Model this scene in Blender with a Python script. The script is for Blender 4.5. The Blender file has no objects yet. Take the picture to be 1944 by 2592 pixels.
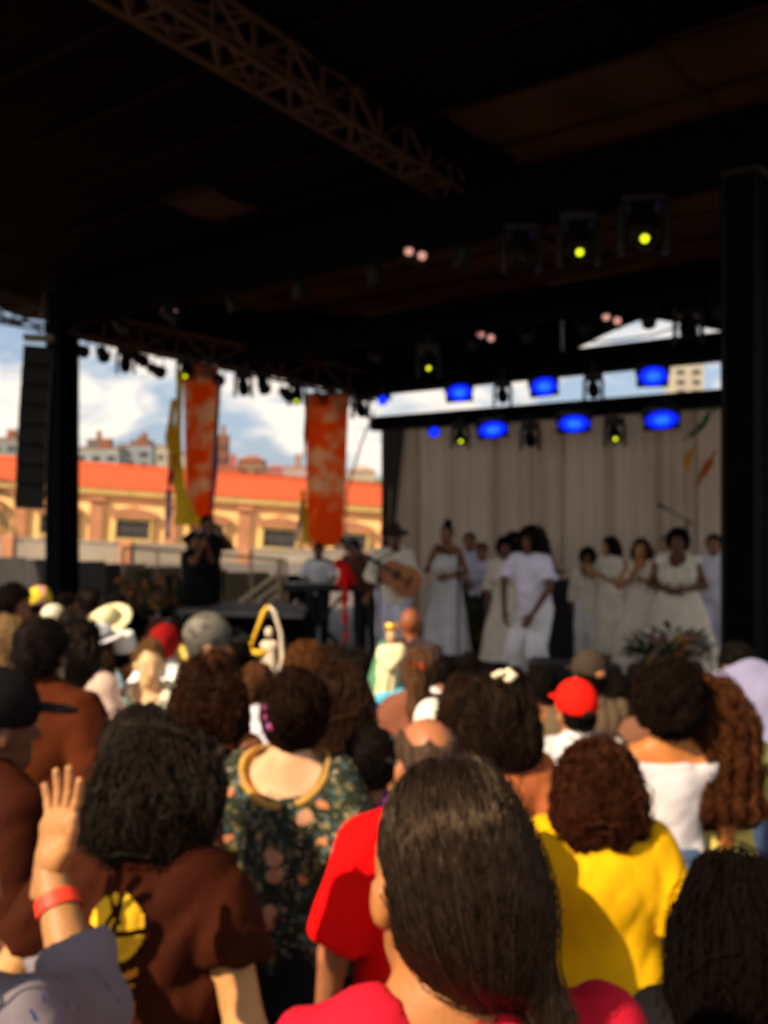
import bpy, bmesh, math, random
import numpy as np
from mathutils import Vector, Matrix, Euler

R = math.radians
rng = np.random.default_rng(7)
random.seed(7)
scene = bpy.context.scene
col = scene.collection

# ------------------------------------------------------------------ camera
CAM_Z = 2.25
FPX = 2520.0            # focal length in photograph pixels (1944 x 2592)
cam_data = bpy.data.cameras.new("camera")
cam_data.sensor_fit = 'VERTICAL'
cam_data.sensor_height = 36.0
cam_data.sensor_width = 27.0
cam_data.lens = 35.0
cam_data.clip_start = 0.05
cam_data.clip_end = 3000
cam_data.dof.use_dof = True
cam_data.dof.focus_distance = 0.30
cam_data.dof.aperture_fstop = 17.0
cam = bpy.data.objects.new("camera", cam_data)
cam.location = (0, 0, CAM_Z)
cam.rotation_euler = (R(90), 0, 0)
col.objects.link(cam)
scene.camera = cam

# ------------------------------------------------------------------ light
SUN_EL, SUN_AZ = 40.0, 48.0        # sun to the left of the camera and a little behind it
world = bpy.data.worlds.new("World")
scene.world = world
world.use_nodes = True
nt = world.node_tree
for n in list(nt.nodes):
    nt.nodes.remove(n)
def wn(t, **kw):
    n = nt.nodes.new(t)
    for k, v in kw.items():
        setattr(n, k, v)
    return n
out = wn('ShaderNodeOutputWorld')
bg = wn('ShaderNodeBackground')
sky = wn('ShaderNodeTexSky', sky_type='NISHITA')
sky.sun_disc = False
sky.sun_elevation = R(SUN_EL)
sky.sun_rotation = R(180 + SUN_AZ)
sky.air_density = 1.2
sky.dust_density = 1.4
tc = wn('ShaderNodeTexCoord')
sep = wn('ShaderNodeSeparateXYZ')
nt.links.new(tc.outputs['Generated'], sep.inputs[0])
def wmath(op, a, b=None, c=None):
    n = wn('ShaderNodeMath', operation=op)
    for i, x in enumerate((a, b, c)):
        if x is None:
            continue
        if isinstance(x, (int, float)):
            n.inputs[i].default_value = x
        else:
            nt.links.new(x, n.inputs[i])
    return n.outputs[0]
zz = wmath('ADD', wmath('MAXIMUM', sep.outputs[2], 0.0), 0.30)
comb = wn('ShaderNodeCombineXYZ')
nt.links.new(wmath('DIVIDE', sep.outputs[0], zz), comb.inputs[0])
nt.links.new(wmath('DIVIDE', sep.outputs[1], zz), comb.inputs[1])
nz = wn('ShaderNodeTexNoise')
nz.inputs['Scale'].default_value = 2.7
nz.inputs['Detail'].default_value = 7
nz.inputs['Roughness'].default_value = 0.55
nz.inputs['Distortion'].default_value = 0.3
nt.links.new(comb.outputs[0], nz.inputs['Vector'])
ramp = wn('ShaderNodeValToRGB')
ramp.color_ramp.elements[0].position = 0.44
ramp.color_ramp.elements[0].color = (0, 0, 0, 1)
ramp.color_ramp.elements[1].position = 0.56
ramp.color_ramp.elements[1].color = (1, 1, 1, 1)
nt.links.new(nz.outputs[0], ramp.inputs[0])
nz2 = wn('ShaderNodeTexNoise')
nz2.inputs['Scale'].default_value = 5.0
nz2.inputs['Detail'].default_value = 4
nt.links.new(comb.outputs[0], nz2.inputs['Vector'])
cl = wn('ShaderNodeMix', data_type='RGBA')
nt.links.new(nz2.outputs[0], cl.inputs['Factor'])
CLOUD = 10.4
cl.inputs['A'].default_value = (CLOUD*.84, CLOUD*.79, CLOUD*.77, 1)
cl.inputs['B'].default_value = (CLOUD*1.20, CLOUD*1.05, CLOUD*.84, 1)
mx = wn('ShaderNodeMix', data_type='RGBA')
nt.links.new(ramp.outputs[0], mx.inputs['Factor'])
hz = wn('ShaderNodeMix', data_type='RGBA')     # thin high haze whitening the blue
hz.inputs['Factor'].default_value = 0.55
nt.links.new(sky.outputs[0], hz.inputs['A'])
hz.inputs['B'].default_value = (4.2, 5.4, 7.6, 1)
nt.links.new(hz.outputs['Result'], mx.inputs['A'])
nt.links.new(cl.outputs['Result'], mx.inputs['B'])
nt.links.new(mx.outputs['Result'], bg.inputs['Color'])
bg.inputs['Strength'].default_value = 0.068
nt.links.new(bg.outputs[0], out.inputs[0])

sun_d = bpy.data.lights.new("sun", 'SUN')
sun_d.energy = 5.0
sun_d.angle = R(0.5)
sun_d.color = (1.0, 0.81, 0.56)
sun = bpy.data.objects.new("sun", sun_d)
trav = Vector((math.sin(R(SUN_AZ))*math.cos(R(SUN_EL)), math.cos(R(SUN_AZ))*math.cos(R(SUN_EL)), -math.sin(R(SUN_EL))))
sun.rotation_euler = trav.to_track_quat('-Z', 'Y').to_euler()
sun.location = (-20, -40, 30)
col.objects.link(sun)

scene.view_settings.view_transform = 'Standard'
scene.view_settings.look = 'None'
scene.view_settings.exposure = 0.68
scene.view_settings.gamma = 1.0
scene.view_settings.use_curve_mapping = False
scene.cycles.use_denoising = True
scene.cycles.max_bounces = 6
scene.cycles.diffuse_bounces = 3
scene.cycles.glossy_bounces = 2
scene.cycles.transmission_bounces = 3
scene.cycles.caustics_reflective = False
scene.cycles.caustics_refractive = False

# ------------------------------------------------------------------ materials
_m = {}
def material(key, color, rough=0.7, var=0.25, vscale=6.0, bump=0.0, bscale=40.0, spec=0.3, metal=0.0,
             emit=None, estr=0.0, stretch=None, color2=None, translucent=0.0, attr=None, sheen=0.0, dist=.02):
    if key in _m:
        return _m[key]
    m = bpy.data.materials.new(key)
    m.use_nodes = True
    t = m.node_tree
    p = t.nodes['Principled BSDF']
    p.inputs['Roughness'].default_value = rough
    p.inputs['Metallic'].default_value = metal
    p.inputs['Specular IOR Level'].default_value = spec
    if sheen:
        p.inputs['Sheen Weight'].default_value = sheen
    tcn = t.nodes.new('ShaderNodeTexCoord')
    mp = t.nodes.new('ShaderNodeMapping')
    t.links.new(tcn.outputs['Object'], mp.inputs[0])
    if stretch:
        mp.inputs['Scale'].default_value = stretch
    no = t.nodes.new('ShaderNodeTexNoise')
    no.inputs['Scale'].default_value = vscale
    no.inputs['Detail'].default_value = 4
    t.links.new(mp.outputs[0], no.inputs['Vector'])
    mix = t.nodes.new('ShaderNodeMix')
    mix.data_type = 'RGBA'
    c = list(color)
    c2 = list(color2) if color2 else [min(1, x*(1+var)) for x in c]
    c1 = c if color2 else [x*(1-var) for x in c]
    mix.inputs['A'].default_value = (*c1, 1)
    mix.inputs['B'].default_value = (*c2, 1)
    rp = t.nodes.new('ShaderNodeMapRange')
    rp.inputs['From Min'].default_value = 0.3
    rp.inputs['From Max'].default_value = 0.7
    t.links.new(no.outputs[0], rp.inputs[0])
    fac = rp.outputs[0]
    if attr:
        at = t.nodes.new('ShaderNodeAttribute')
        at.attribute_name = attr
        fac = at.outputs['Fac']
    t.links.new(fac, mix.inputs['Factor'])
    t.links.new(mix.outputs['Result'], p.inputs['Base Color'])
    if bump:
        bn = t.nodes.new('ShaderNodeTexNoise')
        bn.inputs['Scale'].default_value = bscale
        bn.inputs['Detail'].default_value = 3
        t.links.new(mp.outputs[0], bn.inputs['Vector'])
        bu = t.nodes.new('ShaderNodeBump')
        bu.inputs['Strength'].default_value = bump
        bu.inputs['Distance'].default_value = dist
        t.links.new(bn.outputs[0], bu.inputs['Height'])
        t.links.new(bu.outputs[0], p.inputs['Normal'])
    if emit:
        p.inputs['Emission Color'].default_value = (*emit, 1)
        p.inputs['Emission Strength'].default_value = estr
    if translucent:
        tr = t.nodes.new('ShaderNodeBsdfTranslucent')
        t.links.new(mix.outputs['Result'], tr.inputs['Color'])
        ms = t.nodes.new('ShaderNodeMixShader')
        ms.inputs[0].default_value = translucent
        t.links.new(p.outputs[0], ms.inputs[1])
        t.links.new(tr.outputs[0], ms.inputs[2])
        t.links.new(ms.outputs[0], t.nodes['Material Output'].inputs[0])
    _m[key] = m
    return m

def cloth(color, bump=0.35, bscale=9.0, var=0.14):
    key = "cloth_%02d_%02d_%02d" % tuple(int(round(c*99)) for c in color)
    return material(key, color, rough=0.85, var=var, vscale=5, bump=bump, bscale=bscale, spec=0.08, dist=.025)
def skin(color):
    key = "skin_%02d_%02d_%02d" % tuple(int(round(c*99)) for c in color)
    return material(key, color, rough=0.5, var=0.13, vscale=14, bump=0.12, bscale=60, spec=0.35)
def hairmat(color, hi=None, rough=0.30, spec=.18):
    key = "hair_%s_%d_%d" % ("_".join(str(int(round(c*4000))) for c in color), 1 if hi else 0, int(rough*100))
    hi = hi or tuple(min(1, c*2.1) for c in color)
    m = material(key, color, rough=rough, color2=hi, attr="tint", spec=spec)
    m.node_tree.nodes['Principled BSDF'].inputs['Specular Tint'].default_value = (1.0, .72, .48, 1)
    return m

def pattern(key, base, blobs, scale=26.0, rough=0.85):
    """printed fabric: voronoi blossoms of several colours over a ground colour"""
    if key in _m:
        return _m[key]
    m = bpy.data.materials.new(key)
    m.use_nodes = True
    t = m.node_tree
    p = t.nodes['Principled BSDF']
    p.inputs['Roughness'].default_value = rough
    p.inputs['Specular IOR Level'].default_value = 0.12
    tcn = t.nodes.new('ShaderNodeTexCoord')
    cur = None
    for i, (c, sc, thr, rnd) in enumerate(blobs):
        vo = t.nodes.new('ShaderNodeTexVoronoi')
        vo.inputs['Scale'].default_value = sc
        mp = t.nodes.new('ShaderNodeMapping')
        mp.inputs['Location'].default_value = (i*3.1, i*1.7, i*5.3)
        t.links.new(tcn.outputs['Object'], mp.inputs[0])
        no = t.nodes.new('ShaderNodeTexNoise')
        no.inputs['Scale'].default_value = sc*1.5
        t.links.new(mp.outputs[0], no.inputs['Vector'])
        ad = t.nodes.new('ShaderNodeMix'); ad.data_type = 'RGBA'; ad.blend_type = 'ADD'
        ad.inputs['Factor'].default_value = 0.045
        t.links.new(mp.outputs[0], ad.inputs['A'])
        t.links.new(no.outputs['Color'], ad.inputs['B'])
        t.links.new(ad.outputs['Result'], vo.inputs['Vector'])
        sepc = t.nodes.new('ShaderNodeSeparateColor')
        t.links.new(vo.outputs['Color'], sepc.inputs[0])
        pick = t.nodes.new('ShaderNodeMath'); pick.operation = 'LESS_THAN'
        t.links.new(sepc.outputs[0], pick.inputs[0]); pick.inputs[1].default_value = rnd
        near = t.nodes.new('ShaderNodeMath'); near.operation = 'LESS_THAN'
        t.links.new(vo.outputs['Distance'], near.inputs[0]); near.inputs[1].default_value = thr
        mul = t.nodes.new('ShaderNodeMath'); mul.operation = 'MULTIPLY'
        t.links.new(pick.outputs[0], mul.inputs[0]); t.links.new(near.outputs[0], mul.inputs[1])
        mix = t.nodes.new('ShaderNodeMix'); mix.data_type = 'RGBA'
        t.links.new(mul.outputs[0], mix.inputs['Factor'])
        if cur is None:
            mix.inputs['A'].default_value = (*base, 1)
        else:
            t.links.new(cur, mix.inputs['A'])
        mix.inputs['B'].default_value = (*c, 1)
        cur = mix.outputs['Result']
    t.links.new(cur, p.inputs['Base Color'])
    bn = t.nodes.new('ShaderNodeTexNoise'); bn.inputs['Scale'].default_value = 9
    t.links.new(tcn.outputs['Object'], bn.inputs['Vector'])
    bu = t.nodes.new('ShaderNodeBump'); bu.inputs['Strength'].default_value = .5; bu.inputs['Distance'].default_value = .02
    t.links.new(bn.outputs[0], bu.inputs['Height']); t.links.new(bu.outputs[0], p.inputs['Normal'])
    _m[key] = m
    return m

BLACK = material("black_fabric", (.0028, .0026, .0026), rough=.95, var=.3, spec=.04)
BLACKM = material("black_metal", (.006, .006, .0065), rough=.5, var=.3, spec=.2)
BLACKP = material("black_plastic", (.008, .008, .0085), rough=.45, var=.2, spec=.25)
STEEL = material("rusty_steel", (.085, .038, .018), rough=.6, var=.3, metal=.2)
STEEL2 = material("dark_steel", (.045, .022, .012), rough=.7, var=.3)
GREYM = material("grey_metal", (.30, .29, .27), rough=.5, var=.2, metal=.3)
RAILM = material("rail_metal", (.52, .36, .22), rough=.5, var=.2, metal=.2)

# ------------------------------------------------------------------ object helpers
def tag(o, label=None, cat=None, group=None, kind=None):
    if label: o['label'] = label
    if cat: o['category'] = cat
    if group: o['group'] = group
    if kind: o['kind'] = kind
    return o
def empty(name, loc=(0, 0, 0), rz=0.0):
    o = bpy.data.objects.new(name, None)
    o.empty_display_size = 0.1
    o.location = loc
    o.rotation_euler = (0, 0, rz)
    col.objects.link(o)
    return o
def link(name, me, mats, parent=None, smooth=False):
    if not isinstance(mats, (list, tuple)):
        mats = [mats]
    if not me.materials:
        for m in mats:
            me.materials.append(m)
    o = bpy.data.objects.new(name, me)
    col.objects.link(o)
    if parent:
        o.parent = parent
    return o
def np_mesh(name, V, Fq, smooth=True, mat_idx=None):
    """V (n,3); Fq (m,4) or (m,3) or list of such arrays"""
    me = bpy.data.meshes.new(name)
    V = np.asarray(V, dtype=np.float32)
    if not isinstance(Fq, list):
        Fq = [Fq]
    Fq = [np.asarray(f, dtype=np.int32) for f in Fq if len(f)]
    me.vertices.add(len(V)); me.vertices.foreach_set('co', V.ravel())
    li = np.concatenate([f.ravel() for f in Fq]) if Fq else np.zeros(0, np.int32)
    tot = np.concatenate([np.full(len(f), f.shape[1], np.int32) for f in Fq]) if Fq else np.zeros(0, np.int32)
    st = np.concatenate([[0], np.cumsum(tot)[:-1]]).astype(np.int32) if len(tot) else tot
    me.loops.add(len(li)); me.loops.foreach_set('vertex_index', li)
    me.polygons.add(len(tot)); me.polygons.foreach_set('loop_start', st)
    me.polygons.foreach_set('use_smooth', np.full(len(tot), smooth))
    if mat_idx is not None:
        me.polygons.foreach_set('material_index', np.asarray(mat_idx, np.int32))
    me.update(calc_edges=True)
    me.validate()
    return me

class MB:
    """collects simple solids into one mesh"""
    def __init__(s):
        s.v = []; s.f = []; s.sm = []
    def box(s, c, size, rot=None, bevel=0.0):
        hx, hy, hz = size[0]/2, size[1]/2, size[2]/2
        M = Matrix.Identity(3) if rot is None else (rot if isinstance(rot, Matrix) else Euler(rot).to_matrix())
        c = Vector(c)
        if bevel <= 0:
            b = len(s.v)
            for z in (-hz, hz):
                for x, y in ((-hx, -hy), (hx, -hy), (hx, hy), (-hx, hy)):
                    s.v.append(c + M @ Vector((x, y, z)))
            for q in ((0, 3, 2, 1), (4, 5, 6, 7), (0, 1, 5, 4), (1, 2, 6, 5), (2, 3, 7, 6), (3, 0, 4, 7)):
                s.f.append([b+i for i in q]); s.sm.append(False)
        else:
            bm = bmesh.new()
            bmesh.ops.create_cube(bm, size=1)
            bmesh.ops.scale(bm, vec=size, verts=bm.verts)
            bmesh.ops.bevel(bm, geom=bm.edges[:], offset=bevel, segments=2, profile=.7, affect='EDGES')
            b = len(s.v)
            bm.verts.index_update()
            for v in bm.verts: s.v.append(c + M @ v.co)
            for f in bm.faces:
                s.f.append([b+v.index for v in f.verts]); s.sm.append(True)
            bm.free()
        return s
    def tube(s, pts, r, n=8, cap=True, sx=1.0):
        pts = [Vector(p) for p in pts]
        rs = r if isinstance(r, (list, tuple)) else [r]*len(pts)
        b = len(s.v)
        up = None
        for i, p in enumerate(pts):
            d = (pts[min(i+1, len(pts)-1)] - pts[max(i-1, 0)])
            d = d.normalized() if d.length > 1e-9 else Vector((0, 0, 1))
            if up is None:
                up = Vector((0, 0, 1)) if abs(d.z) < .9 else Vector((0, 1, 0))
            x = d.cross(up).normalized(); y = x.cross(d).normalized(); up = y
            for k in range(n):
                a = 2*math.pi*k/n
                s.v.append(p + x*math.cos(a)*rs[i]*sx + y*math.sin(a)*rs[i])
        for i in range(len(pts)-1):
            for k in range(n):
                k2 = (k+1) % n
                s.f.append([b+i*n+k, b+i*n+k2, b+(i+1)*n+k2, b+(i+1)*n+k]); s.sm.append(True)
        if cap:
            s.f.append([b+k for k in range(n)][::-1]); s.sm.append(False)
            s.f.append([b+(len(pts)-1)*n+k for k in range(n)]); s.sm.append(False)
        return s
    def lathe(s, prof, n=16, M=None):
        M = M or Matrix.Identity(4)
        b = len(s.v)
        for (r, z) in prof:
            for k in range(n):
                a = 2*math.pi*k/n
                s.v.append(M @ Vector((r*math.cos(a), r*math.sin(a), z)))
        for i in range(len(prof)-1):
            for k in range(n):
                k2 = (k+1) % n
                s.f.append([b+i*n+k, b+i*n+k2, b+(i+1)*n+k2, b+(i+1)*n+k]); s.sm.append(True)
        if prof[0][0] > 1e-4:
            s.f.append([b+k for k in range(n)][::-1]); s.sm.append(False)
        if prof[-1][0] > 1e-4:
            s.f.append([b+(len(prof)-1)*n+k for k in range(n)]); s.sm.append(False)
        return s
    def quad(s, a, b_, c, d, smooth=False):
        b = len(s.v)
        s.v += [Vector(a), Vector(b_), Vector(c), Vector(d)]
        s.f.append([b, b+1, b+2, b+3]); s.sm.append(smooth)
        return s
    def build(s, name, mats, parent=None):
        me = bpy.data.meshes.new(name)
        me.from_pydata([tuple(v) for v in s.v], [], s.f)
        me.polygons.foreach_set('use_smooth', s.sm)
        me.update()
        return link(name, me, mats, parent)

def P(u, v, d):
    """photograph pixel + depth in metres -> world point"""
    return Vector(((u-972)/FPX*d, d, CAM_Z-(v-1296)/FPX*d))
SX, NX = Vector((-.769, .639, 0)), Vector((.639, .769, 0))
def W(s, n, z):
    return SX*s + NX*n + Vector((0, 0, z))
def ground(x, y):
    t = min(1, max(0, (3.3-y)/2.3))
    return .33*t*t*(3-2*t)

# ------------------------------------------------------------------ implicit-surface modeller
class Field:
    def __init__(s, lo, hi, vox):
        s.lo = np.array(lo, float); s.vox = vox
        n = np.ceil((np.array(hi, float)-s.lo)/vox).astype(int)+1
        s.n = n
        s.ax = [(s.lo[i]+vox*np.arange(n[i])).astype(np.float32) for i in range(3)]
        s.D = np.full(tuple(n), .2, np.float32)
    def _sl(s, lo, hi):
        a = np.clip(np.floor((np.array(lo)-s.lo)/s.vox).astype(int), 0, s.n-1)
        b = np.clip(np.ceil((np.array(hi)-s.lo)/s.vox).astype(int)+1, 0, s.n)
        if (b <= a).any():
            return None, None
        sl = tuple(slice(a[i], b[i]) for i in range(3))
        g = [s.ax[0][sl[0]][:, None, None], s.ax[1][sl[1]][None, :, None], s.ax[2][sl[2]][None, None, :]]
        return sl, g
    def _blend(s, sl, d, k, sub=False):
        A = s.D[sl]
        if sub:
            d = -d
            if k > 0:
                h = np.maximum(k-np.abs(A-d), 0)/k
                s.D[sl] = np.maximum(A, d)+h*h*k*.25
            else:
                s.D[sl] = np.maximum(A, d)
            return
        if k > 0:
            h = np.maximum(k-np.abs(A-d), 0)/k
            s.D[sl] = np.minimum(A, d)-h*h*k*.25
        else:
            s.D[sl] = np.minimum(A, d)
    def ell(s, c, r, rot=None, k=.03, sub=False):
        c = np.array(c, float); r = np.array(r, float)
        m = r.max()+k+.05
        sl, g = s._sl(c-m, c+m)
        if sl is None: return s
        x, y, z = g[0]-np.float32(c[0]), g[1]-np.float32(c[1]), g[2]-np.float32(c[2])
        if rot is not None:
            M = np.array(rot, np.float32)   # local = M^T p
            x, y, z = (M[0, 0]*x+M[1, 0]*y+M[2, 0]*z, M[0, 1]*x+M[1, 1]*y+M[2, 1]*z, M[0, 2]*x+M[1, 2]*y+M[2, 2]*z)
        r = r.astype(np.float32)
        k0 = np.sqrt((x/r[0])**2+(y/r[1])**2+(z/r[2])**2)
        k1 = np.sqrt((x/r[0]**2)**2+(y/r[1]**2)**2+(z/r[2]**2)**2)+1e-6
        s._blend(sl, k0*(k0-1)/k1, k, sub)
        return s
    def cap(s, a, b, ra, rb, k=.03, cut=False, cuta=False, sub=False):
        a = np.array(a, float); b = np.array(b, float)
        m = max(ra, rb)+k+.05
        sl, g = s._sl(np.minimum(a, b)-m, np.maximum(a, b)+m)
        if sl is None: return s
        ab = (b-a).astype(np.float32); L2 = float(ab@ab)+1e-9
        x, y, z = g[0]-np.float32(a[0]), g[1]-np.float32(a[1]), g[2]-np.float32(a[2])
        t0 = (x*ab[0]+y*ab[1]+z*ab[2])/L2
        t = np.clip(t0, 0, 1)
        d = np.sqrt((x-t*ab[0])**2+(y-t*ab[1])**2+(z-t*ab[2])**2)-(ra+(rb-ra)*t)
        L = math.sqrt(L2)
        if cut: d = np.maximum(d, (t0-1)*L)
        if cuta: d = np.maximum(d, -t0*L)
        s._blend(sl, d, k, sub)
        return s
    def chain(s, pts, rs, k=.02, **kw):
        for i in range(len(pts)-1):
            s.cap(pts[i], pts[i+1], rs[i], rs[i+1], k, **kw)
        return s
    def cone(s, c0, c1, r0, r1, sy=.8, folds=0, amp=0.0, k=.02, ph=0.0):
        """skirt: elliptical frustum from c0 (top) down to c1 (hem) with folds growing to the hem"""
        c0 = np.array(c0, float); c1 = np.array(c1, float)
        m = max(r0, r1)+amp+.05
        sl, g = s._sl(np.minimum(c0, c1)-m, np.maximum(c0, c1)+m)
        if sl is None: return s
        t = (c0[2]-g[2])/(c0[2]-c1[2])
        tc = np.clip(t, 0, 1)
        x = g[0]-(c0[0]+(c1[0]-c0[0])*tc); y = (g[1]-(c0[1]+(c1[1]-c0[1])*tc))/sy
        ang = np.arctan2(y, x)
        rr = r0+(r1-r0)*tc**.8
        if folds:
            rr = rr+amp*tc*(np.sin(ang*folds+ph+tc*1.3)+.5*np.sin(ang*(folds*1.7)+2*ph))
        d = (np.sqrt(x*x+y*y)-rr)*.8
        d = np.maximum(d, np.maximum(-t, t-1)*(c0[2]-c1[2]))
        s._blend(sl, d.astype(np.float32), k)
        return s
    def cut(s, p, nrm):
        p = np.array(p, float); nrm = np.array(nrm, float); nrm = nrm/np.linalg.norm(nrm)
        d = ((s.ax[0]-p[0])*nrm[0])[:, None, None]+((s.ax[1]-p[1])*nrm[1])[None, :, None]+((s.ax[2]-p[2])*nrm[2])[None, None, :]
        s.D = np.maximum(s.D, d.astype(np.float32))
        return s
    def noise(s, amp, freq, seed=0, n=5, stretch=(1, 1, 1)):
        r = np.random.default_rng(seed)
        acc = np.zeros_like(s.D)
        band = np.abs(s.D) < amp*2.5+s.vox*2
        I = np.nonzero(band)
        if len(I[0]) == 0: return s
        x, y, z = s.ax[0][I[0]], s.ax[1][I[1]], s.ax[2][I[2]]
        v = np.zeros(len(x), np.float32)
        for i in range(n):
            d = r.normal(size=3); d = d/np.linalg.norm(d)*freq*(1+i*.45)
            d = d*np.array(stretch)
            v += np.sin(d[0]*x+d[1]*y+d[2]*z+r.uniform(0, 6.28)).astype(np.float32)/(1+i*.35)
        s.D[I] += v*amp*.5
        return s
    def folds(s, amp, freq, seed=0, n=4):
        """creases: sharp-edged waves, mostly vertical and slanting"""
        r = np.random.default_rng(seed)
        I = np.nonzero(np.abs(s.D) < amp*2.5+s.vox*2)
        if len(I[0]) == 0: return s
        x, y, z = s.ax[0][I[0]], s.ax[1][I[1]], s.ax[2][I[2]]
        v = np.zeros(len(x), np.float32)
        for i in range(n):
            a = r.uniform(-.9, .9); b = r.uniform(-.35, .35)
            d = np.array((math.cos(a), b, math.sin(a)))*freq*r.uniform(.6, 1.5)
            w = np.sin(d[0]*x+d[1]*y+d[2]*z+r.uniform(0, 6.28)+1.5*np.sin(z*freq*.25+x*5+r.uniform(0, 6)))
            m = .5+.5*np.sin(x*r.uniform(4, 9)+z*r.uniform(4, 9)+r.uniform(0, 6))
            v += ((1-np.abs(w))**2*m).astype(np.float32)
        s.D[I] += np.minimum((v-1.0)*amp*.7, .002)
        return s
    def sample(s, p):
        q = (p-s.lo)/s.vox
        q = np.clip(q, 0, s.n-1.001)
        i = q.astype(int); f = (q-i)
        i = np.minimum(i, s.n-2)
        D = s.D; x, y, z = i[:, 0], i[:, 1], i[:, 2]; fx, fy, fz = f[:, 0], f[:, 1], f[:, 2]
        c00 = D[x, y, z]*(1-fx)+D[x+1, y, z]*fx; c10 = D[x, y+1, z]*(1-fx)+D[x+1, y+1, z]*fx
        c01 = D[x, y, z+1]*(1-fx)+D[x+1, y, z+1]*fx; c11 = D[x, y+1, z+1]*(1-fx)+D[x+1, y+1, z+1]*fx
        return (c00*(1-fy)+c10*fy)*(1-fz)+(c01*(1-fy)+c11*fy)*fz
    def grad(s, p):
        e = s.vox
        g = np.stack([s.sample(p+np.array(d)*e)-s.sample(p-np.array(d)*e) for d in ((1, 0, 0), (0, 1, 0), (0, 0, 1))], 1)
        return g/(np.linalg.norm(g, axis=1, keepdims=True)+1e-9)
    def mesh(s):
        D = s.D.copy()
        D[0] = D[-1] = .1; D[:, 0] = D[:, -1] = .1; D[:, :, 0] = D[:, :, -1] = .1
        S = D < 0
        cnt = np.zeros(tuple(np.array(D.shape)-1), np.int8)
        offs = [(i, j, k) for i in (0, 1) for j in (0, 1) for k in (0, 1)]
        nx, ny, nz_ = cnt.shape
        for o in offs:
            cnt += S[o[0]:o[0]+nx, o[1]:o[1]+ny, o[2]:o[2]+nz_]
        act = (cnt > 0) & (cnt < 8)
        I = np.nonzero(act)
        N = len(I[0])
        if N == 0:
            return np.zeros((0, 3)), np.zeros((0, 4), int)
        idx = np.full(cnt.shape, -1, np.int32); idx[I] = np.arange(N)
        cv = np.stack([D[I[0]+o[0], I[1]+o[1], I[2]+o[2]] for o in offs], 1)
        acc = np.zeros((N, 3), np.float32); c = np.zeros(N, np.float32)
        OA = np.array(offs, np.float32)
        for a in range(8):
            for b in range(a+1, 8):
                if np.abs(OA[a]-OA[b]).sum() != 1: continue
                va, vb = cv[:, a], cv[:, b]
                m = (va < 0) != (vb < 0)
                t = np.where(m, va/np.where(m, va-vb, 1), 0)
                acc += np.where(m[:, None], OA[a]+t[:, None]*(OA[b]-OA[a]), 0); c += m
        V = (np.stack(I, 1)+acc/c[:, None])*s.vox+s.lo
        quads = []
        for ax in range(3):
            sl0 = [slice(None)]*3; sl1 = [slice(None)]*3
            sl0[ax] = slice(0, -1); sl1[ax] = slice(1, None)
            A, B = S[tuple(sl0)], S[tuple(sl1)]
            E = np.nonzero(A != B)
            E = np.stack(E, 1)
            o1, o2 = (ax+1) % 3, (ax+2) % 3
            ok = (E[:, o1] > 0) & (E[:, o2] > 0) & (E[:, o1] < S.shape[o1]-1) & (E[:, o2] < S.shape[o2]-1)
            E = E[ok]
            if len(E) == 0: continue
            def cell(d1, d2):
                C = E.copy(); C[:, o1] -= d1; C[:, o2] -= d2
                return idx[C[:, 0], C[:, 1], C[:, 2]]
            q = np.stack([cell(1, 1), cell(0, 1), cell(0, 0), cell(1, 0)], 1)
            flip = ~A[E[:, 0], E[:, 1], E[:, 2]]
            q[flip] = q[flip][:, ::-1]
            quads.append(q)
        Q = np.concatenate(quads)
        Q = Q[(Q >= 0).all(1)]
        return V, Q

def field_obj(f, name, mats, parent):
    V, Q = f.mesh()
    me = np_mesh(name, V, Q)
    return link(name, me, mats, parent)
# ------------------------------------------------------------------ people
def rot_xyz(pitch_fwd=0, yaw=0, roll=0):
    """pitch forward, yaw to the figure's left, roll to its right (degrees)"""
    return np.array(Matrix.Rotation(R(yaw), 3, 'Z') @ Matrix.Rotation(R(roll), 3, 'Y') @ Matrix.Rotation(R(-pitch_fwd), 3, 'X'))

_hand_cache = {}
def hand_mesh(curl=25, spread=4, vox=.005):
    key = (curl, spread, vox)
    if key in _hand_cache:
        return _hand_cache[key]
    f = Field((-.075, -.05, -.085), (.105, .225, .05), vox)
    f.cap((0, -.035, 0), (0, .02, 0), .024, .026, k=.0)
    f.ell((0, .05, 0), (.041, .05, .017), k=.02)
    f.cap((-.026, .07, 0), (.028, .082, 0), .014, .014, k=.015)
    fx = (.029, .010, -.010, -.028); ln = (.070, .079, .073, .056); by = (.088, .092, .089, .080)
    for i in range(4):
        a = np.array((fx[i], by[i], 0.0)); sp = R(spread*(1.5-i))
        p = a; ang = 0
        segs = (.46, .30, .24)
        for j, sg in enumerate(segs):
            ang += R(curl*(.6, 1.0, .8)[j])
            L = ln[i]*sg
            q = p+np.array((math.sin(sp)*math.cos(ang)*L, math.cos(sp)*math.cos(ang)*L, -math.sin(ang)*L))
            f.cap(p, q, .0092-.0008*j, .0088-.0008*j, k=.004)
            p = q
    f.cap((.022, .015, -.004), (.052, .045, -.012), .016, .0125, k=.012)
    f.cap((.052, .045, -.012), (.062, .075, -.018), .0115, .0105, k=.004)
    f.cap((.062, .075, -.018), (.064, .098, -.022), .0100, .0085, k=.004)
    r = f.mesh()
    _hand_cache[key] = r
    return r
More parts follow.
